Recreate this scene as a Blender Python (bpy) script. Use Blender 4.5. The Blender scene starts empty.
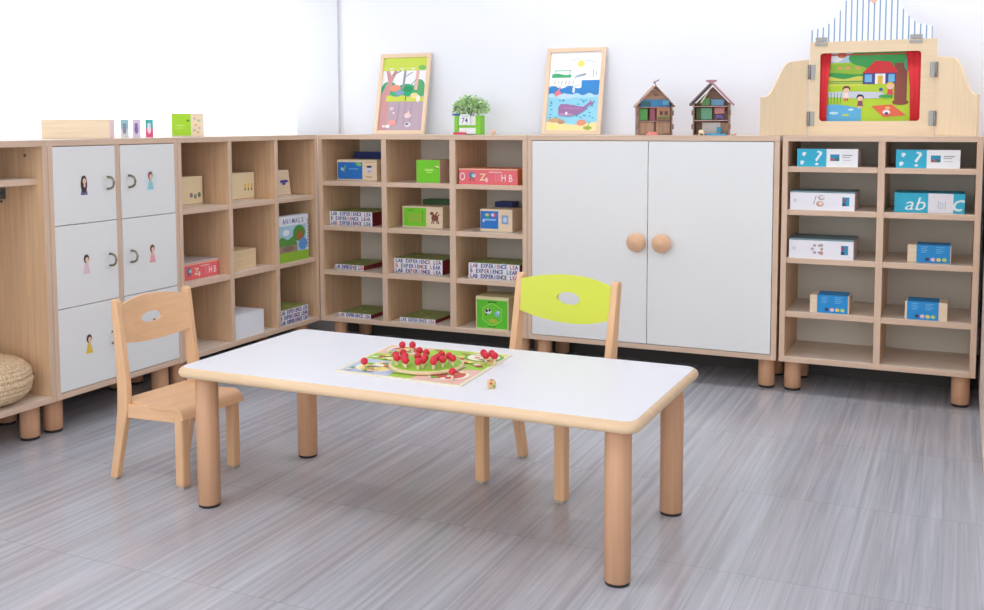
import bpy, bmesh, math, random
from mathutils import Vector, Matrix
random.seed(7)
C = bpy.context.scene.collection
PI = math.pi

# ------------------------------------------------------------------ materials
def lin(c):
    c /= 255.0
    return c / 12.92 if c <= 0.04045 else ((c + 0.055) / 1.055) ** 2.4
def rgb(r, g, b): return (lin(r), lin(g), lin(b), 1.0)
MC = {}
def new_mat(name):
    m = bpy.data.materials.new(name); m.use_nodes = True
    nt = m.node_tree
    return m, nt, nt.nodes['Principled BSDF']
def paint(r, g, b, rough=.5, spec=.4, metal=0.0):
    k = ('p', r, g, b, rough, spec, metal)
    if k in MC: return MC[k]
    m, nt, bs = new_mat('paint_%d_%d_%d' % (r, g, b))
    bs.inputs['Base Color'].default_value = rgb(r, g, b)
    bs.inputs['Roughness'].default_value = rough
    bs.inputs['Specular IOR Level'].default_value = spec
    bs.inputs['Metallic'].default_value = metal
    MC[k] = m
    return m
def wood(r, g, b, axis='z', amount=.10, scale=1.0, rough=.45, spec=.35):
    k = ('w', r, g, b, axis, amount, scale, rough)
    if k in MC: return MC[k]
    m, nt, bs = new_mat('wood_%d_%d_%d_%s' % (r, g, b, axis))
    N = nt.nodes; L = nt.links
    tc = N.new('ShaderNodeTexCoord'); mp = N.new('ShaderNodeMapping')
    s = {'x': (2, 40, 40), 'y': (40, 2, 40), 'z': (40, 40, 2)}[axis]
    mp.inputs['Scale'].default_value = tuple(v * scale for v in s)
    L.new(tc.outputs['Object'], mp.inputs['Vector'])
    no = N.new('ShaderNodeTexNoise'); no.inputs['Scale'].default_value = 1.6
    no.inputs['Detail'].default_value = 5; no.inputs['Distortion'].default_value = .4
    L.new(mp.outputs['Vector'], no.inputs['Vector'])
    rp = N.new('ShaderNodeValToRGB')
    rp.color_ramp.elements[0].position = .3; rp.color_ramp.elements[1].position = .7
    rp.color_ramp.elements[0].color = rgb(r * (1 - amount), g * (1 - amount * 1.15), b * (1 - amount * 1.3))
    rp.color_ramp.elements[1].color = rgb(min(255, r * (1 + amount * .4)), min(255, g * (1 + amount * .4)), min(255, b * (1 + amount * .4)))
    L.new(no.outputs['Fac'], rp.inputs['Fac']); L.new(rp.outputs['Color'], bs.inputs['Base Color'])
    bs.inputs['Roughness'].default_value = rough
    bs.inputs['Specular IOR Level'].default_value = spec
    MC[k] = m
    return m
CW = (228, 190, 152)
BAND = (224, 194, 170)          # maple laminate of the cabinets
def cw(axis): return wood(*CW, axis=axis, amount=.06)
M_LEG = wood(216, 166, 130, 'z', .04)
M_BEECH = {a: wood(238, 198, 152, a, .05) for a in 'xyz'}
M_CHAIR = {a: wood(236, 190, 147, a, .03) for a in 'xyz'}
M_EDGE = wood(236, 204, 166, 'x', .04)
M_PINE = {a: wood(240, 214, 178, a, .05) for a in 'xyz'}
M_BACK = paint(226, 220, 208, .6)
M_DOOR = paint(239, 239, 238, .38)
M_RUBBER = paint(52, 48, 46, .7)
M_WHITE = paint(248, 248, 250, .45)
M_METAL = paint(150, 140, 120, .35, .5, 1.0)
M_STEEL = paint(150, 148, 144, .42, .5, 1.0)
M_LAM = paint(236, 236, 242, .32)

# ------------------------------------------------------------------ mesh builder
class MB:
    def __init__(s, *mats):
        s.v = []; s.f = []; s.fm = []; s.sm = []; s.mats = []
        s.cur = 0
        for m in mats: s.use(m)
        s.cur = 0
    def use(s, m):
        if m not in s.mats: s.mats.append(m)
        s.cur = s.mats.index(m); return s
    def raw(s, vs, fs, smooth=False, M=None):
        o = len(s.v)
        for p in vs:
            p = Vector(p)
            s.v.append(M @ p if M else p)
        for f in fs:
            s.f.append([i + o for i in f]); s.fm.append(s.cur); s.sm.append(smooth)
        return s
    def box(s, x0, y0, z0, x1, y1, z1, bev=.0012, M=None, front=None):
        bm = bmesh.new()
        bmesh.ops.create_cube(bm, size=1)
        for v in bm.verts:
            v.co = Vector(((x0 + x1) / 2 + v.co.x * (x1 - x0), (y0 + y1) / 2 + v.co.y * (y1 - y0), (z0 + z1) / 2 + v.co.z * (z1 - z0)))
        if bev:
            bev = min(bev, .3 * min(abs(x1 - x0), abs(y1 - y0), abs(z1 - z0)))
            bmesh.ops.bevel(bm, geom=bm.edges[:], offset=bev, segments=2, affect='EDGES', profile=.5)
        k0 = len(s.f); bm.normal_update(); nf = [f.normal.y < -.9 for f in bm.faces]
        s.from_bm(bm, False, M)
        if front is not None:                       # edge banding on the face that looks into the room
            keep = s.cur; s.use(front); fi = s.cur; s.cur = keep
            for i, q in enumerate(nf):
                if q: s.fm[k0 + i] = fi
        return s
    def from_bm(s, bm, smooth=False, M=None):
        bm.verts.ensure_lookup_table(); bm.verts.index_update()
        s.raw([v.co.copy() for v in bm.verts], [[v.index for v in f.verts] for f in bm.faces], smooth, M)
        bm.free()
    def prism(s, pts, lo, hi, axis='y', bev=0, M=None, smooth=False):
        """polygon pts in the plane normal to axis, extruded lo..hi"""
        n = len(pts)
        def P(a, b, t):
            return {'y': (a, t, b), 'x': (t, a, b), 'z': (a, b, t)}[axis]
        vs = [P(a, b, lo) for a, b in pts] + [P(a, b, hi) for a, b in pts]
        fs = [list(range(n)), list(range(2 * n - 1, n - 1, -1))] + [[i, (i + 1) % n, n + (i + 1) % n, n + i] for i in range(n)]
        bm = bmesh.new()
        bv = [bm.verts.new(p) for p in vs]
        for f in fs: bm.faces.new([bv[i] for i in f])
        bmesh.ops.recalc_face_normals(bm, faces=bm.faces[:])
        if bev: bmesh.ops.bevel(bm, geom=[e for e in bm.edges if e.calc_face_angle(0) > .5], offset=bev, segments=3, affect='EDGES', profile=.5)
        s.from_bm(bm, smooth, M); return s
    def lathe(s, prof, n=32, M=None, smooth=True):
        """prof: list of (r, z); closed at ends"""
        vs = []; fs = []
        for r, z in prof:
            for k in range(n):
                a = 2 * PI * k / n
                vs.append((r * math.cos(a), r * math.sin(a), z))
        for i in range(len(prof) - 1):
            for k in range(n):
                a, b = i * n + k, i * n + (k + 1) % n
                fs.append([a, b, b + n, a + n])
        fs.append(list(range(n - 1, -1, -1))); fs.append([(len(prof) - 1) * n + k for k in range(n)])
        s.raw(vs, fs, smooth, M); return s
    def cyl(s, r, z0, z1, n=28, M=None, bev=.002):
        b = min(bev, (z1 - z0) * .3)
        return s.lathe([(r - b, z0), (r, z0 + b), (r, z1 - b), (r - b, z1)], n, M)
    def ball(s, r, c=(0, 0, 0), seg=16, M=None, sc=(1, 1, 1)):
        bm = bmesh.new(); bmesh.ops.create_uvsphere(bm, u_segments=seg, v_segments=max(6, seg // 2), radius=r)
        for v in bm.verts: v.co = Vector((v.co.x * sc[0] + c[0], v.co.y * sc[1] + c[1], v.co.z * sc[2] + c[2]))
        s.from_bm(bm, True, M); return s
    def tube(s, pts, r, n=8, M=None):
        pts = [Vector(p) for p in pts]; vs = []; fs = []
        up = Vector((0, 0, 1))
        for i, p in enumerate(pts):
            t = (pts[min(i + 1, len(pts) - 1)] - pts[max(i - 1, 0)]).normalized()
            a = t.cross(up if abs(t.z) < .9 else Vector((1, 0, 0))).normalized(); b = t.cross(a)
            for k in range(n):
                q = 2 * PI * k / n
                vs.append(p + a * (r * math.cos(q)) + b * (r * math.sin(q)))
        for i in range(len(pts) - 1):
            for k in range(n):
                fs.append([i * n + k, i * n + (k + 1) % n, (i + 1) * n + (k + 1) % n, (i + 1) * n + k])
        fs.append(list(range(n))); fs.append([(len(pts) - 1) * n + k for k in range(n - 1, -1, -1)])
        s.raw(vs, fs, True, M); return s
    def build(s, name, parent=None, loc=None, rot=None):
        me = bpy.data.meshes.new(name)
        me.from_pydata([tuple(p) for p in s.v], [], s.f)
        for m in s.mats: me.materials.append(m)
        for p, mi, sm in zip(me.polygons, s.fm, s.sm):
            p.material_index = mi; p.use_smooth = sm
        bm = bmesh.new(); bm.from_mesh(me); bmesh.ops.recalc_face_normals(bm, faces=bm.faces[:]); bm.to_mesh(me); bm.free()
        me.update()
        o = bpy.data.objects.new(name, me); C.objects.link(o)
        if parent: o.parent = parent
        if loc: o.location = loc
        if rot: o.rotation_euler = rot
        return o

def tag(o, label, cat, group=None):
    o['label'] = label; o['category'] = cat
    if group: o['group'] = group
    return o
def thing(name, label, cat, loc=(0, 0, 0), rz=0, group=None):
    o = bpy.data.objects.new(name, None); C.objects.link(o)
    o.empty_display_size = .05
    o.location = loc; o.rotation_euler = (0, 0, rz)
    return tag(o, label, cat, group)
def struct(o):
    o['kind'] = 'structure'; return o

# flat art in the local XZ plane facing -Y: every shape is a thin layer in front of the last
class Art:
    def __init__(s, y=0.0, step=.00006):
        s.mb = MB(); s.y = y; s.step = step
    def poly(s, pts, m):
        s.y -= s.step
        s.mb.use(m); s.mb.raw([(x, s.y, z) for x, z in pts], [list(range(len(pts)))])
        return s
    def rect(s, x0, z0, x1, z1, m): return s.poly([(x0, z0), (x1, z0), (x1, z1), (x0, z1)], m)
    def oval(s, cx, cz, rx, rz, m, n=20, a0=0, a1=2 * PI):
        k = n if a1 - a0 >= 2 * PI - 1e-6 else n + 1
        return s.poly([(cx + rx * math.cos(a0 + (a1 - a0) * i / n), cz + rz * math.sin(a0 + (a1 - a0) * i / n)) for i in range(k)], m)
    def line(s, x0, z0, x1, z1, w, m):
        d = Vector((x1 - x0, z1 - z0)); d.normalize(); p = Vector((-d.y, d.x)) * (w / 2)
        return s.poly([(x0 + p.x, z0 + p.y), (x0 - p.x, z0 - p.y), (x1 - p.x, z1 - p.y), (x1 + p.x, z1 + p.y)], m)
    def hill(s, x0, x1, z0, z1, amp, waves, m, ph=0):
        n = 40; top = [(x0 + (x1 - x0) * i / n, z1 + amp * math.sin(ph + waves * 2 * PI * i / n)) for i in range(n + 1)]
        return s.poly([(x0, z0), (x1, z0)] + top[::-1], m)
    def text(s, t, cx, cz, h, m, stretch=1.0, bold=.0, shear=.0):
        s.y -= s.step
        s.mb.use(m)
        vs, fs = glyphs(t, bold)
        if not vs: return s
        xs = [v[0] for v in vs]; zs = [v[1] for v in vs]
        k = h / (.69 if len(t) else 1)
        mx = (min(xs) + max(xs)) / 2; mz = .345
        s.mb.raw([(cx + ((x - mx) * stretch + (z - mz) * shear) * k, s.y, cz + (z - mz) * k) for x, z in vs], fs)
        return s
    def build(s, name, parent, loc=None, rot=None): 
        me = s.mb
        return me.build(name, parent, loc, rot)
GL = {}
def glyphs(t, bold):
    if (t, bold) in GL: return GL[(t, bold)]
    cu = bpy.data.curves.new('letters', 'FONT'); cu.body = t; cu.resolution_u = 2; cu.offset = bold; cu.fill_mode = 'FRONT'
    o = bpy.data.objects.new('letters', cu); C.objects.link(o)
    bpy.context.view_layer.update()
    me = o.evaluated_get(bpy.context.evaluated_depsgraph_get()).to_mesh()
    r = ([(v.co.x, v.co.y) for v in me.vertices], [list(p.vertices) for p in me.polygons])
    o.to_mesh_clear()
    bpy.data.objects.remove(o); bpy.data.curves.remove(cu)
    GL[(t, bold)] = r
    return r

# ------------------------------------------------------------------ camera
F_PX, CX, CY, CZ, YAW, PITCH, ROLL, PPY = 1036.1007, 3.1638, -4.7122, 1.2119, .4249, -.0804, -.0027, 206.8
cam = bpy.data.cameras.new('camera'); co = bpy.data.objects.new('camera', cam); C.objects.link(co)
cam.sensor_width = 36; cam.sensor_fit = 'HORIZONTAL'; cam.lens = F_PX / 984 * 36; cam.shift_y = -(305 - PPY) / 984
fw = Vector((-math.sin(YAW) * math.cos(PITCH), math.cos(YAW) * math.cos(PITCH), math.sin(PITCH)))
rt = Vector((math.cos(YAW), math.sin(YAW), 0)); u = rt.cross(fw)
r2 = math.cos(ROLL) * rt + math.sin(ROLL) * u; u2 = -math.sin(ROLL) * rt + math.cos(ROLL) * u
M3 = Matrix((r2, u2, -fw)).transposed()
co.matrix_world = Matrix.Translation((CX, CY, CZ)) @ M3.to_4x4()
cam.clip_start = .05
bpy.context.scene.camera = co

# ------------------------------------------------------------------ the room
H, HB = 1.153, .142
T = .024                       # panel thickness
XB, XC, XD = 1.2226, 2.4381, 3.2472
YA, YB = -1.0995, -1.8171
D = .40

def floor_mat():
    m, nt, bs = new_mat('grey_streaked_tile')
    N = nt.nodes; L = nt.links
    tc = N.new('ShaderNodeTexCoord'); sp = N.new('ShaderNodeSeparateXYZ'); L.new(tc.outputs['Object'], sp.inputs[0])
    def math_(op, a, b=None):
        n = N.new('ShaderNodeMath'); n.operation = op
        for i, q in enumerate((a, b)):
            if q is None: continue
            if isinstance(q, (int, float)): n.inputs[i].default_value = q
            else: L.new(q, n.inputs[i])
        return n.outputs[0]
    TS = .64
    ux = math_('DIVIDE', math_('ADD', sp.outputs['X'], 10.13), TS); uy = math_('DIVIDE', math_('ADD', sp.outputs['Y'], 2.62 + 6.4), TS)
    ix = math_('FLOOR', ux); iy = math_('FLOOR', uy)
    cb = N.new('ShaderNodeCombineXYZ'); L.new(ix, cb.inputs[0]); L.new(iy, cb.inputs[1])
    wn = N.new('ShaderNodeTexWhiteNoise'); wn.noise_dimensions = '2D'; L.new(cb.outputs[0], wn.inputs['Vector'])
    off = math_('MULTIPLY', wn.outputs['Value'], .6)
    c2 = N.new('ShaderNodeCombineXYZ')
    L.new(math_('ADD', math_('MULTIPLY', sp.outputs['X'], 44), off), c2.inputs[0])
    L.new(math_('MULTIPLY', sp.outputs['Y'], .8), c2.inputs[1]); L.new(off, c2.inputs[2])
    n1 = N.new('ShaderNodeTexNoise'); n1.inputs['Scale'].default_value = 1; n1.inputs['Detail'].default_value = 6; n1.inputs['Roughness'].default_value = .7
    n1.inputs['Distortion'].default_value = .5
    L.new(c2.outputs[0], n1.inputs['Vector'])
    rp = N.new('ShaderNodeValToRGB'); cr = rp.color_ramp
    cr.elements[0].position = .28; cr.elements[0].color = rgb(164, 167, 174)
    cr.elements[1].position = .74; cr.elements[1].color = rgb(210, 212, 221)
    e = cr.elements.new(.5); e.color = rgb(188, 191, 200)
    L.new(n1.outputs['Fac'], rp.inputs['Fac'])
    # a second, warmer and broader vein
    c3 = N.new('ShaderNodeCombineXYZ')
    L.new(math_('MULTIPLY', sp.outputs['X'], 7), c3.inputs[0]); L.new(math_('MULTIPLY', sp.outputs['Y'], .5), c3.inputs[1]); L.new(off, c3.inputs[2])
    n2 = N.new('ShaderNodeTexNoise'); n2.inputs['Scale'].default_value = 1; n2.inputs['Detail'].default_value = 3
    L.new(c3.outputs[0], n2.inputs['Vector'])
    r2_ = N.new('ShaderNodeValToRGB'); r2_.color_ramp.elements[0].position = .35; r2_.color_ramp.elements[1].position = .7
    r2_.color_ramp.elements[0].color = rgb(246, 238, 235); r2_.color_ramp.elements[1].color = rgb(255, 255, 255)
    L.new(n2.outputs['Fac'], r2_.inputs['Fac'])
    mx = N.new('ShaderNodeMix'); mx.data_type = 'RGBA'; mx.blend_type = 'MULTIPLY'; mx.inputs[0].default_value = 1
    L.new(rp.outputs['Color'], mx.inputs[6]); L.new(r2_.outputs['Color'], mx.inputs[7])
    fx = math_('FRACT', ux); fy = math_('FRACT', uy)
    jy = math_('LESS_THAN', fy, .006); jx = math_('LESS_THAN', fx, .003)
    j = math_('MULTIPLY', math_('MAXIMUM', jy, jx), .28)
    m2 = N.new('ShaderNodeMix'); m2.data_type = 'RGBA'; L.new(j, m2.inputs[0])
    L.new(mx.outputs[2], m2.inputs[6]); m2.inputs[7].default_value = rgb(120, 118, 122)
    L.new(m2.outputs[2], bs.inputs['Base Color'])
    bs.inputs['Roughness'].default_value = .2; bs.inputs['Specular IOR Level'].default_value = .5
    return m

RX0, RX1, RY0, RY1, RZ = -.402, 5.4, -6.6, .402, 2.85
M_WALL = paint(238, 240, 247, .7)
M_CEIL = paint(245, 245, 247, .8)
struct(MB(floor_mat()).box(RX0 - .15, RY0, -.1, RX1 + .15, RY1 + .15, 0, 0).build('floor'))
struct(MB(M_CEIL).box(RX0 - .15, RY0, RZ, RX1 + .15, RY1 + .15, RZ + .1, 0).build('ceiling'))
struct(MB(M_WALL).box(RX0, RY1, 0, RX1 + .15, RY1 + .15, RZ, 0).build('wall_back'))
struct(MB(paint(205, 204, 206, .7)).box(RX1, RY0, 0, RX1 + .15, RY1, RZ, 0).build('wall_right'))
WZ0, WZ1, WY0, WY1 = 1.10, 2.15, -6.2, RY1 + .40
struct(MB(M_WALL).box(RX0 - .15, RY0, 0, RX0, RY1 + .5, WZ0, 0).box(RX0 - .15, RY0, WZ1, RX0, RY1 + .5, RZ, 0)
       .box(RX0 - .15, RY0, WZ0, RX0, WY0, WZ1, 0).box(RX0 - .15, WY1, WZ0, RX0, RY1 + .5, WZ1, 0).build('wall_left'))
# window
win = struct(bpy.data.objects.new('window_1', None)); C.objects.link(win)
fr = MB(M_WHITE)
xw0, xw1 = RX0 - .10, RX0 - .05
for z0, z1 in ((WZ0, WZ0 + .04), (WZ1 - .05, WZ1)): fr.box(xw0, WY0, z0, xw1, WY1, z1)
fr.box(xw0, WY0, WZ0, xw1, WY0 + .05, WZ1); fr.box(xw0, WY1 - .02, WZ0, xw1, WY1, WZ1)
fr.build('window_frame', win)
for y in (-1.70, -3.6): MB(M_WHITE).box(xw0 + .01, y - .008, WZ0 + .04, xw1 - .01, y + .008, WZ1 - .05).build('mullion', win)
gm = bpy.data.materials.new('window_glass'); gm.use_nodes = True
nt = gm.node_tree; nt.nodes.clear()
go = nt.nodes.new('ShaderNodeOutputMaterial'); ms = nt.nodes.new('ShaderNodeMixShader'); tb = nt.nodes.new('ShaderNodeBsdfTransparent'); gb = nt.nodes.new('ShaderNodeBsdfGlossy')
gb.inputs['Roughness'].default_value = .02; ms.inputs[0].default_value = .05
nt.links.new(tb.outputs[0], ms.inputs[1]); nt.links.new(gb.outputs[0], ms.inputs[2]); nt.links.new(ms.outputs[0], go.inputs[0])
MB(gm).box(xw0 + .022, WY0 + .05, WZ0 + .04, xw0 + .027, WY1 - .02, WZ1 - .05, 0).build('pane', win)
# corner column between the two walls; its grey paint puts in the corner shade
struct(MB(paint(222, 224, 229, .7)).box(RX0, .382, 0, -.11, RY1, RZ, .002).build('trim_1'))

M_UNDERSHADE = paint(78, 75, 72, .6)  # dark wall strips that paint in the shade under the cabinets
struct(MB(M_UNDERSHADE).box(-.11, RY1 - .0015, 0, RX1, RY1, .16, 0).build('under_shade_back'))
struct(MB(M_UNDERSHADE).box(RX0, RY0, 0, RX0 + .0015, .37, .16, 0).build('under_shade_left'))

# ------------------------------------------------------------------ cabinets
def legs(root, pts, r=.037, h=HB):
    for x, y in pts:
        M = Matrix.Translation((x, y, 0))
        l = MB(M_LEG).cyl(r, .011, h, 32, M).build('leg', root)
        MB(M_RUBBER).cyl(r - .003, 0, .016, 32, M, .001).build('foot_pad', l)

def carcass(root, x0, x1, divs, shelves, back=True, open_left=False, tw=T):
    """local frame: front at y=0, depth D towards +y; divs: (x0,x1) of dividers; shelves: (x0,x1,ztop,front inset)"""
    ez, ex = wood(*BAND, axis='z', amount=.04), wood(*BAND, axis='x', amount=.04)
    MB(cw('z')).box(x0, 0, HB, x0 + tw, D, H - T, front=ez).build('side_panel', root)
    MB(cw('z')).box(x1 - tw, 0, HB, x1, D, H - T, front=ez).build('side_panel', root)
    MB(wood(228, 212, 198, 'x', .04)).box(x0, 0, H - T, x1, D, H, front=ex).build('top_panel', root)
    MB(wood(238, 222, 206, 'x', .04)).box(x0 + tw, 0, HB, x1 - tw, D, HB + T, front=ex).build('bottom_panel', root)
    MB(M_BACK).box(x0 + tw, D - .012, HB + T, x1 - tw, D - .002, H - T, 0).build('back_panel', root)
    for a, b in divs: MB(cw('z')).box(a, .002, HB + T, b, D - .013, H - T, front=ez).build('divider', root)
    for a, b, z, ins in shelves: MB(wood(238, 222, 206, 'x', .04)).box(a, ins, z - T, b, D - .013, z, front=ex).build('shelf', root)

# shelf unit against the back wall, left of the white doors
ZA = [.904, .662, .42]
A = thing('shelf_unit', 'open maple shelf unit with three columns and four rows beside the white double doors', 'shelf', (.002, 0, 0))
ca, cb_ = (.391, .421), (.791, .825)
sh = []
for a, b in ((.024, ca[0]), (ca[1], cb_[0]), (cb_[1], XB - .004 - .026)):
    for z in ZA: sh.append((a, b, z, .006))
carcass(A, 0, XB - .004, [ca, cb_], sh)
legs(A, [(.0755, .085), (XB - .06, .085), (.0755, D - .06), (XB - .06, D - .06)])
# white double-door cupboard
B = thing('cupboard', 'maple cupboard with two tall white doors and round wooden knobs', 'cupboard', (XB, 0, 0))
wB = XC - XB - .006
carcass(B, 0, wB, [], [(T, wB - T, .66, .06)])
dl = (.0265, 1.8333 - XB - .0015); dr = (1.8333 - XB + .0015, wB - .0265)
for (a, b), kx in ((dl, 1.786 - XB), (dr, 1.907 - XB)):
    d = MB(M_DOOR).box(a, -.001, HB + T + .003, b, .017, H - T - .003, .001).build('door', B)
    K = Matrix.Translation((kx, -.001, .652)) @ Matrix.Rotation(PI / 2, 4, 'X')
    MB(paint(230, 184, 148, .28)).lathe([(.018, 0), (.017, .014), (.026, .017), (.041, .022), (.0455, .028), (.0445, .034), (.038, .041), (.031, .0445), (.026, .0465), (.018, .052), (.009, .055), (.002, .056)], 36, K).build('knob', d)
legs(B, [(.0605, .085), (wB - .0535, .085), (.0605, D - .06), (wB - .0535, D - .06)])
# shelf unit at the right
ZC = [1.018, .827, .612, .37]
U = thing('shelf_unit', 'open maple shelf unit with two columns of five shelves under the puppet theatre', 'shelf', (XC + .006, 0, 0))
wU = XD - XC - .006; o = XC + .006
dc = (2.842 - o, 2.870 - o)
sh = []
for a, b in ((T, dc[0]), (dc[1], wU - T)):
    for z in ZC: sh.append((a, b, z, .006))
carcass(U, 0, wU, [dc], sh)
legs(U, [(.051, .085), (wU - .0555, .085), (.051, D - .06), (wU - .0555, D - .06)])

# the run along the window wall; local +x runs away from the camera (world +Y), front faces world +X
R90 = PI / 2
ZL = [.83, .493]
Lc = thing('cubby_unit', 'open maple cubby unit of nine compartments in the corner under the window', 'shelf', (0, YA + .001, 0), R90)
wL = -YA - .003
da, db = (-.749 - YA, -.723 - YA), (-.387 - YA, -.357 - YA)
sh = []
for a, b in ((T, da[0]), (da[1], db[0]), (db[1], wL - .03)):
    for z in ZL: sh.append((a, b, z, .006))
carcass(Lc, 0, wL, [da, db], sh)
legs(Lc, [(.056, .085), (wL - .06, .085), (.056, D - .06), (wL - .06, D - .06)])
Ld = thing('locker', 'maple locker unit with six small white doors behind the plain wooden chair', 'cabinet', (0, YB + .001, 0), R90)
wD = YA - YB - .002
dv = (wD / 2 - .006, wD / 2 + .006)
carcass(Ld, 0, wD, [(wD / 2 - .012, wD / 2 + .012)], [(T, wD / 2 - .012, z, .04) for z in (.819, .494)] + [(wD / 2 + .012, wD - T, z, .04) for z in (.819, .494)])
legs(Ld, [(.0555, .085), (wD - .056, .085), (.0555, D - .06), (wD - .056, D - .06)])
SKIN = paint(240, 200, 175, .6); HAIR = paint(70, 55, 60, .6); HAIR2 = paint(150, 80, 60, .6)
dress = {(0, 0): (HAIR, paint(105, 110, 150, .6)), (1, 0): (HAIR2, paint(150, 205, 215, .6)), (0, 1): (HAIR, paint(235, 205, 215, .6)),
         (1, 1): (paint(120, 70, 60, .6), paint(242, 170, 175, .6)), (0, 2): (HAIR, paint(238, 205, 80, .6)), (1, 2): (HAIR2, paint(165, 140, 195, .6))}
rows = [(.822, H - T - .003), (.497, .819), (HB + T + .003, .494)]
for c, (a, b) in enumerate(((.020, wD / 2 - .0135), (wD / 2 + .0135, wD - .020))):
    for r, (z0, z1) in enumerate(rows):
        d = MB(M_DOOR).box(a + .002, -.001, z0, b - .002, .017, z1, .001).build('door', Ld)
        zc = (.975, .66, .338)[r]
        hx = (-1.52, -1.40)[c] - YB
        pts = [(hx, -.001, zc - .024)] + [(hx, -.001 - .034 * math.sin(PI * t / 12) ** .7, zc - .024 * math.cos(PI * t / 12)) for t in range(1, 12)] + [(hx, -.001, zc + .024)]
        MB(M_METAL).tube(pts, .0048, 8).build('handle', d)
        hair, dr_ = dress[(c, r)]
        sx = (-1.645, -1.275)[c] - YB
        a_ = Art(-.0012); zc -= .004
        if (c, r) == (1, 0): a_.oval(sx, zc, .034, .048, paint(222, 236, 240, .6))
        k = .84
        a_.poly([(sx - .022 * k, zc - .045 * k), (sx + .022 * k, zc - .045 * k), (sx + .016 * k, zc - .02 * k), (sx + .009 * k, zc + .008 * k), (sx - .009 * k, zc + .008 * k), (sx - .016 * k, zc - .02 * k)], dr_)
        if (c, r) == (0, 0): a_.oval(sx, zc + .004, .020 * k, .040 * k, hair)
        a_.oval(sx, zc + .026 * k, .017 * k, .021 * k, hair).oval(sx + .003, zc + .020 * k, .0105 * k, .014 * k, SKIN)
        a_.oval(sx + .003, zc, .006 * k, .010 * k, SKIN)
        a_.build('sticker', d)
# coat unit at the far left, cut off by the frame
Lo = thing('coat_unit', 'open maple coat unit with a high shelf at the left edge of the photo', 'shelf', (0, YB - .80, 0), R90)
carcass(Lo, 0, .799, [], [(T, .799 - T, 1.008, .03)])
legs(Lo, [(.056, .085), (.7445, .085), (.056, D - .06), (.7445, D - .06)])
for i in range(4):
    x = .10 + i * .2
    MB(M_STEEL).tube([(x, D - .012, .945), (x, D - .05, .94), (x, D - .06, .925), (x, D - .055, .905), (x, D - .04, .90), (x, D - .03, .915)], .005, 8).box(x - .012, D - .016, .915, x + .012, D - .011, .965).build('coat_hook', Lo)
DKM = paint(98, 102, 104, .45)
MB(DKM).tube([(.799 - T, .213, .955), (.765, .213, .95), (.752, .213, .935), (.755, .213, .918), (.766, .213, .915)], .005, 8).box(.771, .200, .925, .7755, .226, .968).build('coat_hook', Lo)
for z in (1.095, .245): MB(paint(110, 90, 75, .6)).lathe([(.006, 0), (.006, .002), (.004, .003)], 12, Matrix.Translation((.799 - T, .09, z)) @ Matrix.Rotation(-PI / 2, 4, 'Y')).build('screw_cap', Lo)

# woven pouf inside the coat unit
prof = []
nr = 17
for i in range(nr * 6 + 1):
    t = -PI / 2 + PI * i / (nr * 6)
    rr = abs(math.cos(t)) ** .58; zz = math.copysign(abs(math.sin(t)) ** .8, math.sin(t))
    rp_ = 1 + .022 * abs(math.sin(i / 6 * PI))
    prof.append((max(.004, (.186 * rr * rp_)), .088 + .087 * zz * (1 + .012 * abs(math.sin(i / 6 * PI)))))
def straw_mat():
    m, nt, bs = new_mat('braided_straw'); N = nt.nodes; L = nt.links
    tc = N.new('ShaderNodeTexCoord'); no = N.new('ShaderNodeTexNoise'); no.inputs['Scale'].default_value = 170
    L.new(tc.outputs['Object'], no.inputs['Vector'])
    rp = N.new('ShaderNodeValToRGB'); rp.color_ramp.elements[0].color = rgb(186, 150, 110); rp.color_ramp.elements[1].color = rgb(240, 214, 178)
    rp.color_ramp.elements[0].position = .3; rp.color_ramp.elements[1].position = .65
    L.new(no.outputs['Fac'], rp.inputs['Fac']); L.new(rp.outputs['Color'], bs.inputs['Base Color'])
    bp = N.new('ShaderNodeBump'); bp.inputs['Strength'].default_value = .35; bp.inputs['Distance'].default_value = .004
    L.new(no.outputs['Fac'], bp.inputs['Height']); L.new(bp.outputs['Normal'], bs.inputs['Normal'])
    bs.inputs['Roughness'].default_value = .8
    return m
po = MB(straw_mat()).lathe(prof, 72).build('straw_pouf', loc=(-.158, -2.036, HB + T + .0005))
# braids: slightly offset every strand so the coils read as plaits
for v in po.data.vertices:
    a = math.atan2(v.co.y, v.co.x); k = 1 + .006 * math.sin(70 * a + 60 * v.co.z * 3)
    v.co.x *= k; v.co.y *= k
tag(po, 'round woven straw pouf on the bottom of the coat unit', 'pouf')

# low cabinet that just enters the frame at the right
rc = thing('low_cabinet', 'pale plain cabinet side cut off by the right edge of the photo', 'cabinet', (3.264, -.85, 0))
MB(wood(238, 220, 204, 'z', .04)).box(0, 0, .06, .42, 1.24, H - T).build('body', rc)
MB(wood(238, 220, 204, 'z', .04)).box(.004, 0.01, 0, .40, 1.22, .06).build('plinth', rc)
MB(cw('y')).box(0, 0, H - T, .42, 1.24, H).build('top_panel', rc)

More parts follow.
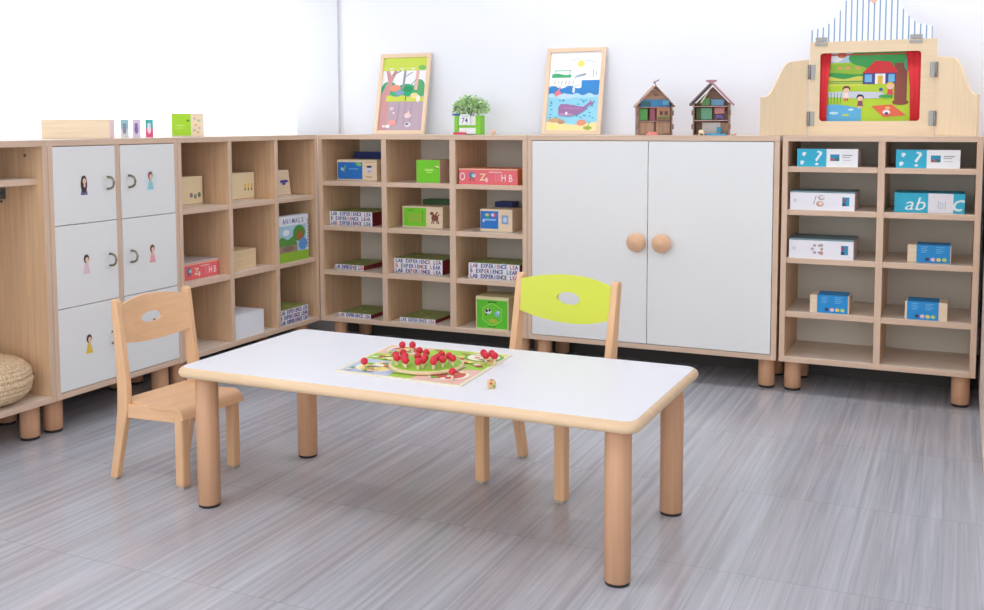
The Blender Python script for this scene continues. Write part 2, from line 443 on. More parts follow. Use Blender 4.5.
# ------------------------------------------------------------------ table
def rrect(hx, hy, r, n=8):
    out = []
    for cx, cy, a0 in ((hx - r, hy - r, 0), (-hx + r, hy - r, PI / 2), (-hx + r, -hy + r, PI), (hx - r, -hy + r, 1.5 * PI)):
        for i in range(n + 1):
            a = a0 + PI / 2 * i / n
            out.append((cx + r * math.cos(a), cy + r * math.sin(a)))
    return out
TL, TW, TH, TT = 1.5, .684, .4553, .034
tab = thing('low_table', 'long low child table with white top, beech edge and four round legs', 'table', (1.6943, -1.8865, 0), -.0078)
mb = MB(M_EDGE)
loops = []
for i in range(13):
    t = -PI / 2 + PI * i / 12
    ins = (TT / 2) * (1 - math.cos(t)); z = TH - TT / 2 + TT / 2 * math.sin(t)
    loops.append([(x, y, z) for x, y in rrect(TL / 2 - ins, TW / 2 - ins, .04 - ins * .5)])
n = len(loops[0]); vs = [p for l in loops for p in l]; fs = []
for i in range(12):
    for k in range(n): fs.append([i * n + k, i * n + (k + 1) % n, (i + 1) * n + (k + 1) % n, (i + 1) * n + k])
mb.raw(vs, fs, True); mb.raw(loops[0], [list(range(n))[::-1]]); mb.raw(loops[-1], [list(range(n))])
top = mb.build('tabletop', tab)
MB(M_LAM).prism(rrect(TL / 2 - .014, TW / 2 - .014, .032), TH - .001, TH + .0006, 'z').build('laminate', top)
for sx in (-1, 1):
    for sy in (-1, 1):
        M = Matrix.Translation((sx * (TL / 2 - .0717), sy * (TW / 2 - .0717), 0))
        l = MB(wood(212, 164, 128, 'z', .04)).cyl(.0355, .009, TH - TT + .002, 36, M, .001).build('leg', tab)
        MB(M_RUBBER).cyl(.033, 0, .014, 32, M, .001).build('foot_pad', l)

# ------------------------------------------------------------------ chairs; local +x is forward
def smooth_poly(pts, it=2):
    for _ in range(it):
        q = []
        for i in range(len(pts)):
            a, b = pts[i], pts[(i + 1) % len(pts)]
            q += [(a[0] * .75 + b[0] * .25, a[1] * .75 + b[1] * .25), (a[0] * .25 + b[0] * .75, a[1] * .25 + b[1] * .75)]
        pts = q
    return pts
def chair(name, label, loc, rz, s, hr, hf, slat_m, zt, zb, hole, arch=.022, belly=.032, lean=0.0):
    root = thing(name, label, 'chair', loc, rz)
    SZ = .305 * s
    MW = M_CHAIR
    # bent rear posts: foot, seat joint, top (side outline)
    post = [(-.019, .006), (.018, .006), (.052, .15), (.082, .27), (.082, .36), (.046, .56), (.026, .672), (.018, .680), (.0, .680), (-.006, .672), (.014, .52), (.030, .36), (.030, .27), (.012, .15)]
    post = [((x + lean * max(0, z - .3) / .38) * s, z * s) for x, z in post]
    for sg in (-1, 1):
        p = MB(MW['z']).prism(post, sg * hr - .0135 * s, sg * hr + .0135 * s, 'y', .005).build('back_post', root)
        MB(paint(190, 180, 165, .6)).box(-.014 * s, sg * hr - .011, 0, .012 * s, sg * hr + .011, .008).build('foot_pad', p)
        fl = MB(MW['z']).box(.279 * s, sg * hf - .020 * s, .006, .319 * s, sg * hf + .020 * s, SZ - .020 * s, .008).build('front_leg', root)
        MB(paint(190, 180, 165, .6)).box(.29 * s, sg * hf - .014, 0, .316 * s, sg * hf + .014, .008).build('foot_pad', fl)
        # side rail between post and leg
        y0, y1 = sg * (hr - .004), sg * (hf + .004)
        w = .010
        q = [(.078 * s, y0 - w), (.29 * s, y1 - w), (.29 * s, y1 + w), (.078 * s, y0 + w)]
        MB(MW['x']).prism(q, SZ - .062 * s, SZ - .012 * s, 'z', .002).build('side_rail', root)
    MB(MW['y']).box(.268 * s, -hf + .02 * s, SZ - .055 * s, .284 * s, hf - .02 * s, SZ - .014 * s).build('front_rail', root)
    MB(MW['y']).box(.046 * s, -hr + .014 * s, SZ - .055 * s, .064 * s, hr - .014 * s, SZ - .014 * s).build('rear_rail', root)
    # moulded seat with a rolled front edge
    pr = [(.036, 0), (.06, -.004), (.12, -.009), (.19, -.009), (.25, -.003), (.285, 0), (.304, -.004), (.319, -.014), (.329, -.029), (.333, -.045)]
    pr = [(x * s, SZ + z * s) for x, z in pr]
    vs, fs = [], []
    nrm = []
    for i, (x, z) in enumerate(pr):
        a = pr[max(0, i - 1)]; b = pr[min(len(pr) - 1, i + 1)]
        d = Vector((b[0] - a[0], b[1] - a[1])).normalized(); nrm.append((d.y, -d.x))
    ny = 9; tk = .012 * s
    for layer in (0, 1):
        for i, (x, z) in enumerate(pr):
            f = min(1, max(0, (x / s - .036) / .29))
            hw = (hr - .002) * (1 - f) + (hf + .026 * s) * f if x / s > .08 else hr - .017 * s
            for k in range(ny):
                t = -1 + 2 * k / (ny - 1)
                vs.append((x + nrm[i][0] * tk * layer, hw * t, z + nrm[i][1] * tk * layer))
    m_ = len(pr) * ny
    for i in range(len(pr) - 1):
        for k in range(ny - 1):
            a = i * ny + k
            fs.append([a, a + 1, a + ny + 1, a + ny]); fs.append([m_ + a, m_ + a + ny, m_ + a + ny + 1, m_ + a + 1])
    for i in range(len(pr) - 1):
        for k in (0, ny - 1):
            a = i * ny + k; fs.append([a, a + ny, m_ + a + ny, m_ + a])
    for k in range(ny - 1):
        for i in (0, len(pr) - 1):
            a = i * ny + k; fs.append([a, a + 1, m_ + a + 1, m_ + a])
    seat = MB(MW['y']).raw(vs, fs, True).build('seat', root)
    es = seat.modifiers.new('edges', 'EDGE_SPLIT'); es.split_angle = math.radians(40)
    # backrest: bent plywood with an oval hand hole
    hz, hw_, hh = hole
    hw2 = hr - .012 * s
    per = []
    N_ = 24
    for i in range(N_): t = -1 + 2 * i / N_; per.append((t, zb - belly * (1 - t * t)))
    for i in range(8): per.append((1, zb + (zt - zb) * i / 8))
    for i in range(N_): t = 1 - 2 * i / N_; per.append((t, zt + arch * (1 - t * t)))
    for i in range(8): per.append((-1, zt - (zt - zb) * i / 8))
    rings = 5; vs, fs = [], []
    def bend(y, z, off):
        t = y / hw2
        return ((.030 + lean * .8 - .118 * (z - .60) - .030 * (1 - t * t)) * s + off, y, z * s)
    P = len(per)
    for side in (0, 1):
        for r in range(rings + 1):
            f = r / rings
            for t, z in per:
                a = math.atan2((z - hz) / hh, t * hw2 / hw_)
                iy, iz = hw_ * math.cos(a), hz + hh * math.sin(a)
                y = t * hw2 * (1 - f) + iy * f; zz = z * (1 - f) + iz * f
                vs.append(bend(y, zz, -.0055 * s + .011 * s * side))
    S = (rings + 1) * P
    for r in range(rings):
        for k in range(P):
            a, b = r * P + k, r * P + (k + 1) % P
            fs.append([a, b, b + P, a + P]); fs.append([S + a, S + a + P, S + b + P, S + b])
    for r in (0, rings):
        for k in range(P):
            a, b = r * P + k, r * P + (k + 1) % P
            fs.append([a, b, S + b, S + a])
    bk = MB(slat_m).raw(vs, fs, True).build('backrest', root)
    es = bk.modifiers.new('edges', 'EDGE_SPLIT'); es.split_angle = math.radians(40)
    return root, bk
chair('child_chair', 'small plain beech chair with an oval hand hole at the left end of the table',
      (.566, -1.921, 0), math.radians(-4.5), .917, .160, .120, M_CHAIR['y'], .655, .518, (.588, .048, .021), .020, .018, .018)
_, bk = chair('child_chair', 'child chair with a lime green backrest behind the table', (1.934, -1.345, 0), math.radians(-101.5), 1.0, .193, .158, paint(214, 224, 78, .42), .662, .550, (.603, .047, .022))
bk['label'] = 'lime green painted backrest'

# ------------------------------------------------------------------ board game on the table
GZ = TH + .0007
gb_ = thing('game_board', 'flat square board with green, pink and blue fields lying on the white table', 'board game', (1.6435, -1.871, GZ), -.01)
MB(paint(236, 226, 200, .6)).prism([(-.2035, -.199), (.2335, -.211), (.2055, .219), (-.2355, .192)], 0, .004, 'z').build('board', gb_)
# art is drawn in the XY plane: Art works in XZ, so turn it to face up
art = Art(0, .00002)
G1 = paint(168, 205, 70, .6); G2 = paint(120, 175, 60, .6); PK = paint(236, 190, 175, .6); BLp = paint(186, 196, 218, .6); YL = paint(240, 222, 130, .6)
RDp = paint(205, 90, 85, .6); CRM = paint(245, 236, 214, .6); BRN = paint(150, 115, 95, .6)
art.poly([(-.192, -.189), (.221, -.200), (.195, .208), (-.224, .182)], G1)
art.poly([(-.192, -.189), (-.02, -.194), (-.03, -.03), (-.205, -.02)], BLp)
art.poly([(.06, -.196), (.221, -.200), (.212, -.02), (.04, -.05)], PK)
art.poly([(-.213, .06), (-.224, .182), (-.06, .19), (-.08, .08)], PK)
art.poly([(.08, .202), (.195, .208), (.203, .07), (.06, .06)], YL)
rnd = random.Random(3)
for cx, cy, cols in ((-.11, -.11, (CRM, YL, RDp, BRN, G2, M_WHITE)), (.14, -.11, (CRM, RDp, BRN, YL, G1)), (-.14, .13, (CRM, RDp, G2, YL)), (.14, .14, (G2, CRM, RDp, BRN, PK))):
    art.oval(cx, cy, .066, .06, cols[0]); art.oval(cx, cy, .054, .05, cols[1 % len(cols)])
    for i in range(16):
        a = rnd.random() * 6.28; r = rnd.random() * .05
        art.oval(cx + r * math.cos(a), cy + r * math.sin(a), .007 + rnd.random() * .008, .006 + rnd.random() * .007, rnd.choice(cols), 10)
for i in range(90):
    u_, v_ = rnd.uniform(-.19, .19), rnd.uniform(-.18, .18)
    if u_ * u_ + v_ * v_ < .012: continue
    art.oval(u_, v_, .006 + .012 * rnd.random(), .004 + .008 * rnd.random(), rnd.choice((CRM, YL, G2, PK, BRN, RDp, BLp, G1, CRM, YL)), 8)
for i in range(26):
    t = i / 25
    art.oval(-.18 + .36 * t, -.0 + .05 * math.sin(t * 9), .012, .010, (CRM, RDp, YL, G2)[i % 4], 10)
o_ = art.build('printed_field', gb_, (0, 0, .0042), (-PI / 2, 0, 0))
# Art plane XZ facing -Y; rotating by -90 deg about X sends -Y to +Z and Z to -Y... mirror y back
o_.rotation_euler = (PI / 2, 0, 0)
for v in o_.data.vertices: v.co = Vector((v.co.x, -v.co.y, v.co.z))
o_.data.flip_normals()
o_.rotation_euler = (0, 0, 0)
for v in o_.data.vertices: v.co = Vector((v.co.x, v.co.z, v.co.y))
DX, DY = 1.675, -1.917
dz = GZ + .0045 + .006
disc = thing('game_disc', 'round green wooden disc full of red pegs on the game board', 'game disc', (DX, DY, GZ + .0064))
MB(wood(232, 208, 165, 'x', .05)).cyl(.117, 0, .010, 56).build('base', disc)
MB(paint(150, 200, 60, .55)).cyl(.109, .0095, .0112, 56, None, .0004).build('green_face', disc)
SP = [(1.629, -1.877), (1.596, -1.923), (1.662, -1.894), (1.591, -1.96), (1.608, -1.999), (1.626, -1.965), (1.662, -1.950), (1.690, -1.955), (1.724, -1.938), (1.716, -1.894), (1.747, -1.905), (1.752, -1.957), (1.776, -1.93), (1.652, -2.024), (1.640, -1.997), (1.700, -2.024), (1.702, -1.990), (1.741, -1.995), (1.728, -1.968)]
RED = paint(214, 38, 60, .35); STK = wood(240, 216, 180, 'z', .04)
pm = MB(STK).cyl(.0042, 0, .018, 10).use(RED).ball(.0114, (0, 0, .0255), 18)
ppm = None
def peg(x, y, z, label, group=None):
    global ppm
    if ppm is None:
        o = pm.build('game_peg'); ppm = o.data
    else:
        o = bpy.data.objects.new('game_peg', ppm); C.objects.link(o)
    o.location = (x, y, z); o.rotation_euler = (0, 0, rnd.random() * 6)
    return tag(o, label, 'peg', group)
for i, (x, y) in enumerate(SP):
    dx, dy = x - DX, y - DY; r = math.hypot(dx, dy)
    if r > .098: x, y = DX + dx * .098 / r, DY + dy * .098 / r
    peg(x, y, GZ + .0064 + .0113, 'red ball on a short wooden stick standing on the round green disc', 'red pegs on the green disc')
MZ = GZ + .0062
peg(1.826, -2.040, MZ, 'red ball peg standing alone at the front edge of the game board')
peg(1.520, -2.030, MZ, 'red ball peg standing alone on the blue left corner of the game board')
for x, y in ((1.511, -1.777), (1.542, -1.764)): peg(x, y, MZ, 'red ball peg standing on the board just behind the green disc', 'red pegs behind the disc')
for x, y in ((1.806, -1.778), (1.833, -1.776), (1.829, -1.810), (1.855, -1.803)):
    peg(x, y, MZ, 'red ball peg in the tight cluster of four near the right corner of the board', 'clustered red pegs')
die = MB(wood(228, 200, 140, 'x', .08)).box(-.011, -.011, 0, .011, .011, .022, .003)
for m_, q in ((RED, (-.004, -.0112, .015)), (paint(90, 160, 70), (.005, -.0112, .007)), (RED, (0, 0, .0222)), (paint(240, 190, 60), (.0112, .003, .012))):
    die.use(m_).ball(.0035, q, 8)
tag(die.build('wooden_die', loc=(1.957, -2.052, GZ), rot=(0, 0, .6)), 'small wooden die with coloured dots on the table beside the board', 'die')

# ------------------------------------------------------------------ boxes on the shelves
def shelf_box(name, label, x, y, z, w, d, h, body, rz=0, lid=None, art=None, cat='box', group=None):
    """x,y = front centre; local front at y=0 facing -y, body behind"""
    r = thing(name, label, cat, (x, y, z + .0004), rz, group)
    hh = h if lid is None else h - .006
    MB(body).box(-w / 2, 0, 0, w / 2, d, hh).build('body', r)
    if lid is not None: MB(lid).box(-w / 2 - .0008, -.0006, hh, w / 2 + .0008, d, h).build('lid', r)
    if art: art.build('label', r)
    return r
def mid(a, b): return (a + b) / 2
TEAL = paint(48, 182, 215, .5); TEAL2 = paint(40, 150, 190, .5); BLUE = paint(40, 122, 205, .45); GRN = paint(120, 210, 45, .45); NAVY = paint(45, 60, 125, .5)
GREY = paint(170, 168, 180, .6); DKR = paint(135, 40, 50, .5); DGR = paint(70, 110, 70, .5)
PW = wood(242, 220, 190, 'x', .05)
# a1 blue and wood box + the dark one behind it
a = Art(0)
w, h = .25, .113
a.rect(-w / 2 + .004, .008, .035, h - .014, BLUE).oval(.01, .09, .018, .009, paint(110, 200, 130)).oval(.018, .085, .012, .006, paint(160, 215, 90)).line(-.085, .045, -.07, .085, .006, paint(140, 205, 90)).oval(-.092, .062, .009, .009, paint(170, 210, 235))
a.rect(-.05, .06, .01, .066, paint(110, 170, 225))
a.oval(.078, .062, .020, .020, paint(220, 220, 240)).oval(.078, .076, .017, .006, paint(60, 60, 120)).oval(.078, .05, .012, .006, paint(190, 170, 215)).rect(.058, .018, .095, .023, paint(180, 140, 110)).rect(.05, .098, .11, .101, paint(210, 170, 130))
shelf_box('toy_box', 'wooden box with a blue front on the top shelf of the first back column', .183, .10, ZA[0], w, .14, h, PW, art=a)
shelf_box('toy_box', 'dark navy box standing behind the blue fronted wooden box', .155, .27, ZA[0], .19, .09, .150, NAVY)
# a2 green cube
a = Art(0).rect(-.068, .001, .068, .118, GRN).rect(-.02, .062, .03, .072, paint(190, 235, 110)).rect(-.01, .052, .022, .057, paint(190, 235, 110)).oval(.05, .083, .016, .006, paint(205, 225, 140)).line(.035, .084, .06, .072, .004, paint(95, 130, 40))
shelf_box('toy_box', 'bright green cube box on the top shelf of the middle back column', .642, .056, ZA[0], .138, .14, .119, wood(225, 195, 180, 'z', .04), art=a)
# a3 coral long box
CORAL = paint(240, 112, 118, .5)
def coral_art(w, h):
    a = Art(0)
    a.rect(-w / 2, 0, w / 2, h, CORAL).rect(-w / 2, h * .93, w / 2, h, paint(245, 190, 160))
    for i in range(12): a.rect(-w / 2 + w * i / 12, 0, -w / 2 + w * (i + .5) / 12, .004, paint(230, 90, 60))
    a.text('O', -w * .44, h * .5, h * .5, M_WHITE, .7)
    a.oval(-w * .28, h * .6, w * .055, h * .2, paint(120, 130, 165)).oval(-w * .24, h * .55, w * .035, h * .12, paint(180, 215, 215))
    a.line(-w * .29, h * .45, -w * .31, h * .2, .006, paint(150, 90, 100)).line(-w * .25, h * .45, -w * .24, h * .2, .006, paint(150, 90, 100))
    a.text('Z', -w * .085, h * .48, h * .42, paint(245, 220, 170), 1.1, .02).oval(-w * .02, h * .3, .008, .012, paint(245, 200, 210))
    for i in range(3): a.rect(w * .13 + i * .012, h * .2, w * .13 + i * .012 + .004, h * .72, paint(245, 150, 165))
    a.rect(w * .02, h * .76, w * .24, h * .82, paint(248, 205, 200))
    a.text('H', w * .27, h * .45, h * .44, M_WHITE, .75); a.text('B', w * .39, h * .43, h * .44, M_WHITE, .8)
    return a
shelf_box('game_box', 'long coral red game box on the top shelf of the third back column', 1.003, .014, ZA[0], .322, .20, .080, paint(238, 140, 95, .5), art=coral_art(.322, .08))
# letter boxes
LC = [paint(58, 62, 135), paint(75, 80, 155), paint(58, 62, 135), paint(92, 92, 165), paint(70, 110, 110), paint(58, 62, 135), paint(120, 75, 130), paint(75, 80, 155), paint(200, 110, 100)]
def letter_art(w, h, nrow=3, seed=1):
    a = Art(0); rr = random.Random(seed)
    a.rect(-w / 2, 0, w / 2, h, paint(240, 238, 244))
    rows_ = ['LAB EXPERIENCE LEA', 'B EXPERIENCE LEAR', 'LAB EXPERIENCE LEA'][:nrow]
    rh = h / nrow
    for i, t in enumerate(rows_):
        z = h - rh * (i + .5); st = w * .94 / len(t)
        for k, ch in enumerate(t):
            if ch == ' ':
                continue
            a.text(ch, -w * .47 + st * (k + .5), z, rh * .74, rr.choice(LC), .82, .03)
    return a
LG = paint(150, 165, 95, .5)
def letter_box(label, x, y, z, w, d, h, nrow, seed, rz=0):
    r = thing('letter_box', label, 'box', (x, y, z + .0004), rz)
    MB(DKR).box(-w / 2, 0.0005, 0, w / 2, d, h - .003).build('body', r)
    lid = MB(LG).box(-w / 2, .0005, h - .003, w / 2, d, h)
    for i in range(7):
        lid.use((paint(120, 150, 60), paint(220, 210, 110), paint(200, 150, 90))[i % 3]).box(-w * .4 + i * w * .12, d * .2 + (i % 2) * d * .3, h, -w * .34 + i * w * .12, d * .3 + (i % 2) * d * .35, h + .0003, 0)
    lid.build('lid', r)
    letter_art(w, h, nrow, seed).build('lettering', r)
    return r
letter_box('box printed with coloured letters on the second shelf of the first back column', .165, .06, ZA[1], .270, .25, .075, 3, 1)
letter_box('box printed with coloured letters on the third shelf of the middle back column', .568, .075, ZA[2], .289, .22, .078, 3, 2)
letter_box('box printed with coloured letters on the third shelf behind the green chair', 1.018, .05, ZA[2], .283, .22, .080, 3, 3)
letter_box('flat letter printed box on the third shelf of the first back column', .152, .059, ZA[2], .182, .25, .027, 1, 4)
letter_box('flat letter printed box on the bottom shelf of the first back column', .204, .024, HB + T, .204, .25, .024, 1, 5)
letter_box('flat letter printed box on the bottom shelf of the middle back column', .578, .045, HB + T, .212, .25, .021, 1, 6)
# a5 green / animal box
a = Art(0); w, h = .24, .113
a.rect(-w / 2 + .006, .008, .022, h - .008, GRN).rect(-.085, .03, .0, .075, paint(150, 200, 65)).line(-.09, .09, -.05, .094, .004, paint(80, 150, 50)).rect(0, .03, .004, .09, paint(90, 160, 50))
BR = paint(130, 75, 60)
a.oval(.074, .055, .021, .017, BR).oval(.056, .078, .011, .009, BR).line(.06, .076, .07, .06, .012, BR)
for x0, x1 in ((.062, .055), (.07, .066), (.08, .088), (.088, .098)): a.line(x0, .052, x1, .024, .006, BR)
a.line(.086, .062, .101, .074, .006, BR).line(.074, .068, .090, .086, .008, BR)
shelf_box('toy_box', 'wooden box with a green front and a brown animal picture on the second shelf', .583, .10, ZA[1], w, .14, h, PW, lid=PW, art=a)
shelf_box('toy_box', 'dark green box standing behind the animal picture box', .575, .27, ZA[1], .16, .09, .137, DGR)
# a6 small blue box
a = Art(0); w, h = .178, .114
a.rect(-w / 2 + .002, .014, .012, h - .010, BLUE).oval(-.05, .085, .012, .007, paint(205, 205, 110)).oval(-.012, .083, .014, .010, paint(215, 90, 110)).oval(-.02, .085, .009, .008, paint(225, 215, 235)).rect(-.065, .056, .0, .064, paint(150, 195, 240)).oval(-.07, .055, .006, .009, paint(190, 215, 240)).oval(-.05, .072, .012, .006, paint(60, 160, 110))
a.rect(.03, .04, .068, .085, paint(150, 170, 205)).oval(.05, .062, .011, .013, paint(195, 215, 250)).rect(.028, .09, .075, .094, paint(235, 200, 140))
shelf_box('toy_box', 'small wooden box with a blue front on the second shelf of the third back column', 1.022, .072, ZA[1], w, .14, h, PW, art=a)
shelf_box('toy_box', 'navy box standing behind the small blue fronted box', .985, .25, ZA[1], .10, .09, .138, NAVY)
# a12 green box with hexagon
a = Art(0); w, h = .182, .167
a.rect(-w / 2 + .006, .006, w / 2 - .006, h - .016, paint(95, 200, 50))
hx = [(.062 * math.cos(PI / 6 + PI / 3 * k), .078 + .062 * math.sin(PI / 6 + PI / 3 * k)) for k in range(6)]
a.poly(hx, paint(170, 225, 80)); a.poly([(x * .93, .078 + (z - .078) * .93) for x, z in hx], paint(110, 208, 55))
a.oval(-.022, .092, .018, .013, paint(240, 240, 235)).oval(-.03, .095, .008, .008, paint(40, 45, 50)).oval(-.014, .098, .006, .007, paint(40, 45, 50)).line(-.03, .082, -.034, .070, .006, paint(60, 70, 60))
a.oval(.028, .082, .015, .014, paint(130, 195, 215)).oval(.034, .09, .009, .008, paint(200, 225, 235)).oval(.006, .045, .022, .010, paint(200, 190, 70)).rect(-.024, .137, .026, .143, paint(50, 110, 40)).rect(-.018, .012, .02, .017, paint(50, 120, 40))
shelf_box('toy_box', 'green wooden box with a hexagon picture beside the green chair on the bottom shelf', 1.018, .027, HB + T, w, .17, h, wood(232, 222, 170, 'x', .05), art=a)

# boxes in the unit at the right
def q_art(w, h, split):
    a = Art(0)
    a.rect(-w / 2, 0, w / 2, h, M_WHITE).rect(-w / 2, 0, split, h, TEAL)
    a.text('?', split - .033, h * .5, h * .82, paint(235, 246, 250), 1.35, .0, .12)
    for x, z in ((-w / 2 + .03, .058), (-w / 2 + .022, .020)): a.oval(x, z, .009, .007, paint(225, 242, 250)).oval(x - .002, z - .006, .006, .006, paint(225, 242, 250))
    a.rect(split + .016, h * .33, split + .054, h * .70, TEAL2).rect(split + .016, h * .33, split + .032, h * .48, paint(190, 90, 95)).rect(split + .034, h * .34, split + .052, h * .5, paint(70, 120, 120))
    a.rect(split + .066, h * .62, split + .108, h * .68, GREY).rect(split + .066, h * .52, split + .098, h * .56, GREY).rect(split + .07, h * .36, split + .1, h * .39, paint(210, 185, 200))
    return a
shelf_box('game_box', 'teal and white box with a question mark on the left top shelf under the theatre', 2.632, .014, ZC[0], .254, .18, .078, paint(236, 226, 236), art=q_art(.254, .078, -.003))
shelf_box('game_box', 'teal and white box with a question mark on the right top shelf under the theatre', 3.037, .014, ZC[0], .250, .18, .077, paint(236, 226, 236), art=q_art(.25, .077, -.004))
def w_art(w, h, big):
    a = Art(0)
    a.rect(-w / 2, 0, w / 2, h, paint(243, 240, 247))
    a.oval(-w * .42, h * .5, .008, .009, paint(215, 225, 230))
    a.rect(w * .31, h * .25, w * .42, h * .72, TEAL2).rect(w * .32, h * .45, w * .365, h * .68, paint(150, 80, 110)).rect(w * .31, h * .25, w * .365, h * .42, paint(60, 70, 110))
    c = paint(190, 165, 165)
    if big:
        a.line(-w * .13, h * .3, -w * .09, h * .78, .004, GREY).oval(-w * .01, h * .68, .014, .011, c).oval(-w * .0, h * .70, .010, .007, paint(235, 230, 235)).oval(-w * .03, h * .34, .016, .012, paint(205, 150, 120)).oval(-w * .02, h * .36, .009, .007, paint(240, 225, 220))
    else:
        for k in range(6):
            t = 2 * PI * k / 6; a.oval(-w * .06 + .02 * math.cos(t), h * .5 + .018 * math.sin(t), .007, .006, c)
        a.oval(w * .01, h * .7, .007, .007, c).oval(w * .01, h * .3, .008, .009, paint(205, 150, 140))
    return a
lidg = paint(120, 150, 160)
shelf_box('game_box', 'white game box with a brown drawing on the second shelf left of the divider', 2.614, .016, ZC[1], .272, .22, .082, paint(232, 215, 225), lid=lidg, art=w_art(.272, .082, True))
shelf_box('game_box', 'white game box with a ring of dots on the third shelf left of the divider', 2.614, .014, ZC[2], .272, .22, .086, paint(232, 215, 225), lid=lidg, art=w_art(.272, .086, False))
a = Art(0); w, h = .276, .083
a.rect(-w / 2, 0, w / 2, h, TEAL)
a.text('ab', -.050, h * .46, h * .66, paint(236, 246, 250), 1.15, .0, .3); a.rect(-.004, 0, .094, h, paint(240, 238, 246))
for i in range(4): a.rect(.034 + i * .009, h * .2, .037 + i * .009, h * (.62 - .04 * (i % 3)), paint(190, 195, 215))
a.text('c', .116, h * .56, h * .86, paint(236, 246, 250), 1.1, .0, .3)
shelf_box('game_box', 'teal box lettered abc with a white panel on the second shelf right of the divider', 3.047, .05, ZC[1], w, .2, h, TEAL, art=a)
def b_art(w, h, x0, x1):
    a = Art(-.001)
    a.rect(x0 + .0005, .002, x1 - .0005, h - .001, paint(32, 145, 215))
    
    for i in range(4):
        a.rect(x0 + .018, h * (.88 - i * .1), x0 + .046 - (i % 2) * .006, h * (.91 - i * .1), paint(130, 195, 230)); a.rect(x0 + (x1 - x0) * .58, h * (.88 - i * .1), x0 + (x1 - x0) * .58 + .034 - (i % 2) * .01, h * (.91 - i * .1), paint(130, 195, 230))
    for i, c in enumerate((paint(50, 70, 120), paint(240, 195, 215), paint(225, 215, 120), paint(190, 215, 110))): a.oval(x0 + (x1 - x0) * (.32 + .17 * i), h * .21, .009, .008, c)
    return a
q_ = shelf_box('toy_box', 'blue wrapped wooden block box on the third shelf right of the divider', 3.053, .05, ZC[2], .172, .12, .077, PW, art=b_art(.172, .077, -.05, .083))
MB(paint(32, 145, 215)).box(-.05, -.0008, .001, .083, .1208, .077 + .0008).build('sleeve', q_)
q_ = shelf_box('toy_box', 'blue wrapped wooden block box on the fourth shelf left of the divider', 2.654, .026, ZC[3], .166, .12, .080, PW, art=b_art(.166, .08, -.052, .078))
MB(paint(32, 145, 215)).box(-.052, -.0008, .001, .078, .1208, .08 + .0008).build('sleeve', q_)
q_ = shelf_box('toy_box', 'blue wrapped wooden block box on the fourth shelf right of the divider', 3.048, .020, ZC[3], .167, .12, .078, PW, art=b_art(.167, .078, -.075, .05))
MB(paint(32, 145, 215)).box(-.075, -.0008, .001, .05, .1208, .078 + .0008).build('sleeve', q_)

# boxes in the corner cubbies (front faces world +X): x,y given as world centre of the front
def cub(name, label, X, y0, y1, z, d, h, body, **k):
    return shelf_box(name, label, X, (y0 + y1) / 2, z, y1 - y0, d, h, body, rz=R90, **k)
def dots(w, h, cols, z=.3):
    a = Art(0); a.rect(-w / 2 + .002, .010, w / 2 - .002, h - .002, paint(240, 220, 180)).rect(-w / 2 + .002, .004, w / 2 - .002, .007, paint(190, 150, 110))
    for i, c in enumerate(cols): a.oval(w * (.10 + .14 * i), h * (z + .05 * ((i + 1) % 2)), .011, .012, c)
    return a
cub('toy_box', 'wooden box with three dots in the top cubby next to the lockers', -.13, -.985, -.784, ZL[0], .18, .136, PW, art=dots(.2, .136, (paint(165, 125, 145), paint(150, 150, 120), paint(110, 130, 95))))
a = Art(0); w, h = .185, .138
a.rect(-w / 2 + .002, .010, w / 2 - .002, h - .002, paint(240, 220, 180)).rect(-w / 2 + .002, .005, w / 2 - .002, .008, paint(200, 110, 90))
for i in range(3): a.rect(.01 + i * .026, .055, .022 + i * .026, .082, paint(230, 195, 70)).oval(.016 + i * .026, .052, .006, .006, paint(130, 120, 90))
cub('toy_box', 'wooden box with three yellow marks in the middle top cubby', -.12, -.582, -.398, ZL[0], .2, h, PW, art=a)
t3 = thing('toy_box', 'slanted wooden box with a blue print in the top corner cubby', 'box', (-.10, -.178, ZL[0] + .0004), R90)
MB(PW).prism([(-.075, 0), (.07, 0), (.048, .138), (-.075, .138)], 0, .10, 'y', .002).build('body', t3)
Art(0).rect(-.07, .005, .06, .008, paint(190, 150, 110)).poly([(-.03, .072), (.045, .072), (.038, .085), (-.025, .085)], paint(60, 70, 150)).oval(.005, .066, .018, .008, paint(90, 90, 170)).build('label', t3)
cub('game_box', 'coral red game box in the middle cubby next to the lockers', -.067, -1.03, -.755, ZL[1], .22, .080, paint(238, 120, 100), lid=paint(214, 200, 200), art=coral_art(.275, .072))
cub('toy_box', 'plain wooden block box in the centre cubby', -.064, -.650, -.470, ZL[1], .16, .096, wood(236, 208, 168, 'x', .04))
# picture puzzle box standing
a = Art(0); w, h = .262, .24
a.rect(-w / 2, 0, w / 2, h, paint(232, 236, 244)).rect(-w / 2, .0, w / 2, .05, paint(150, 195, 60)).rect(-w / 2, .05, w * .42, .19, paint(170, 205, 225))
a.hill(-w / 2, w * .1, .05, .10, .01, 1, paint(160, 140, 120)).hill(-w / 2, .02, .085, .125, .008, 1.5, paint(90, 150, 70)).oval(.045, .145, .055, .042, paint(80, 150, 60)).oval(.05, .13, .03, .028, paint(170, 110, 60)).oval(-.07, .155, .03, .016, paint(235, 240, 245)).oval(.08, .085, .04, .032, paint(100, 155, 215)).oval(-.05, .07, .05, .014, paint(140, 115, 100))
for i, ch in enumerate('ANIMALS'): a.text(ch, -.09 + .028 * i, .213, .026, LC[i % len(LC)], .9, .01)
for i in range(9): a.rect(w * .45, .06 + i * .018, w * .48, .070 + i * .018, paint(150, 150, 180))
cub('puzzle_box', 'standing animal picture puzzle box in the middle corner cubby', -.012, -.345, -.083, ZL[1], .05, h, paint(225, 228, 235), art=a, cat='puzzle')
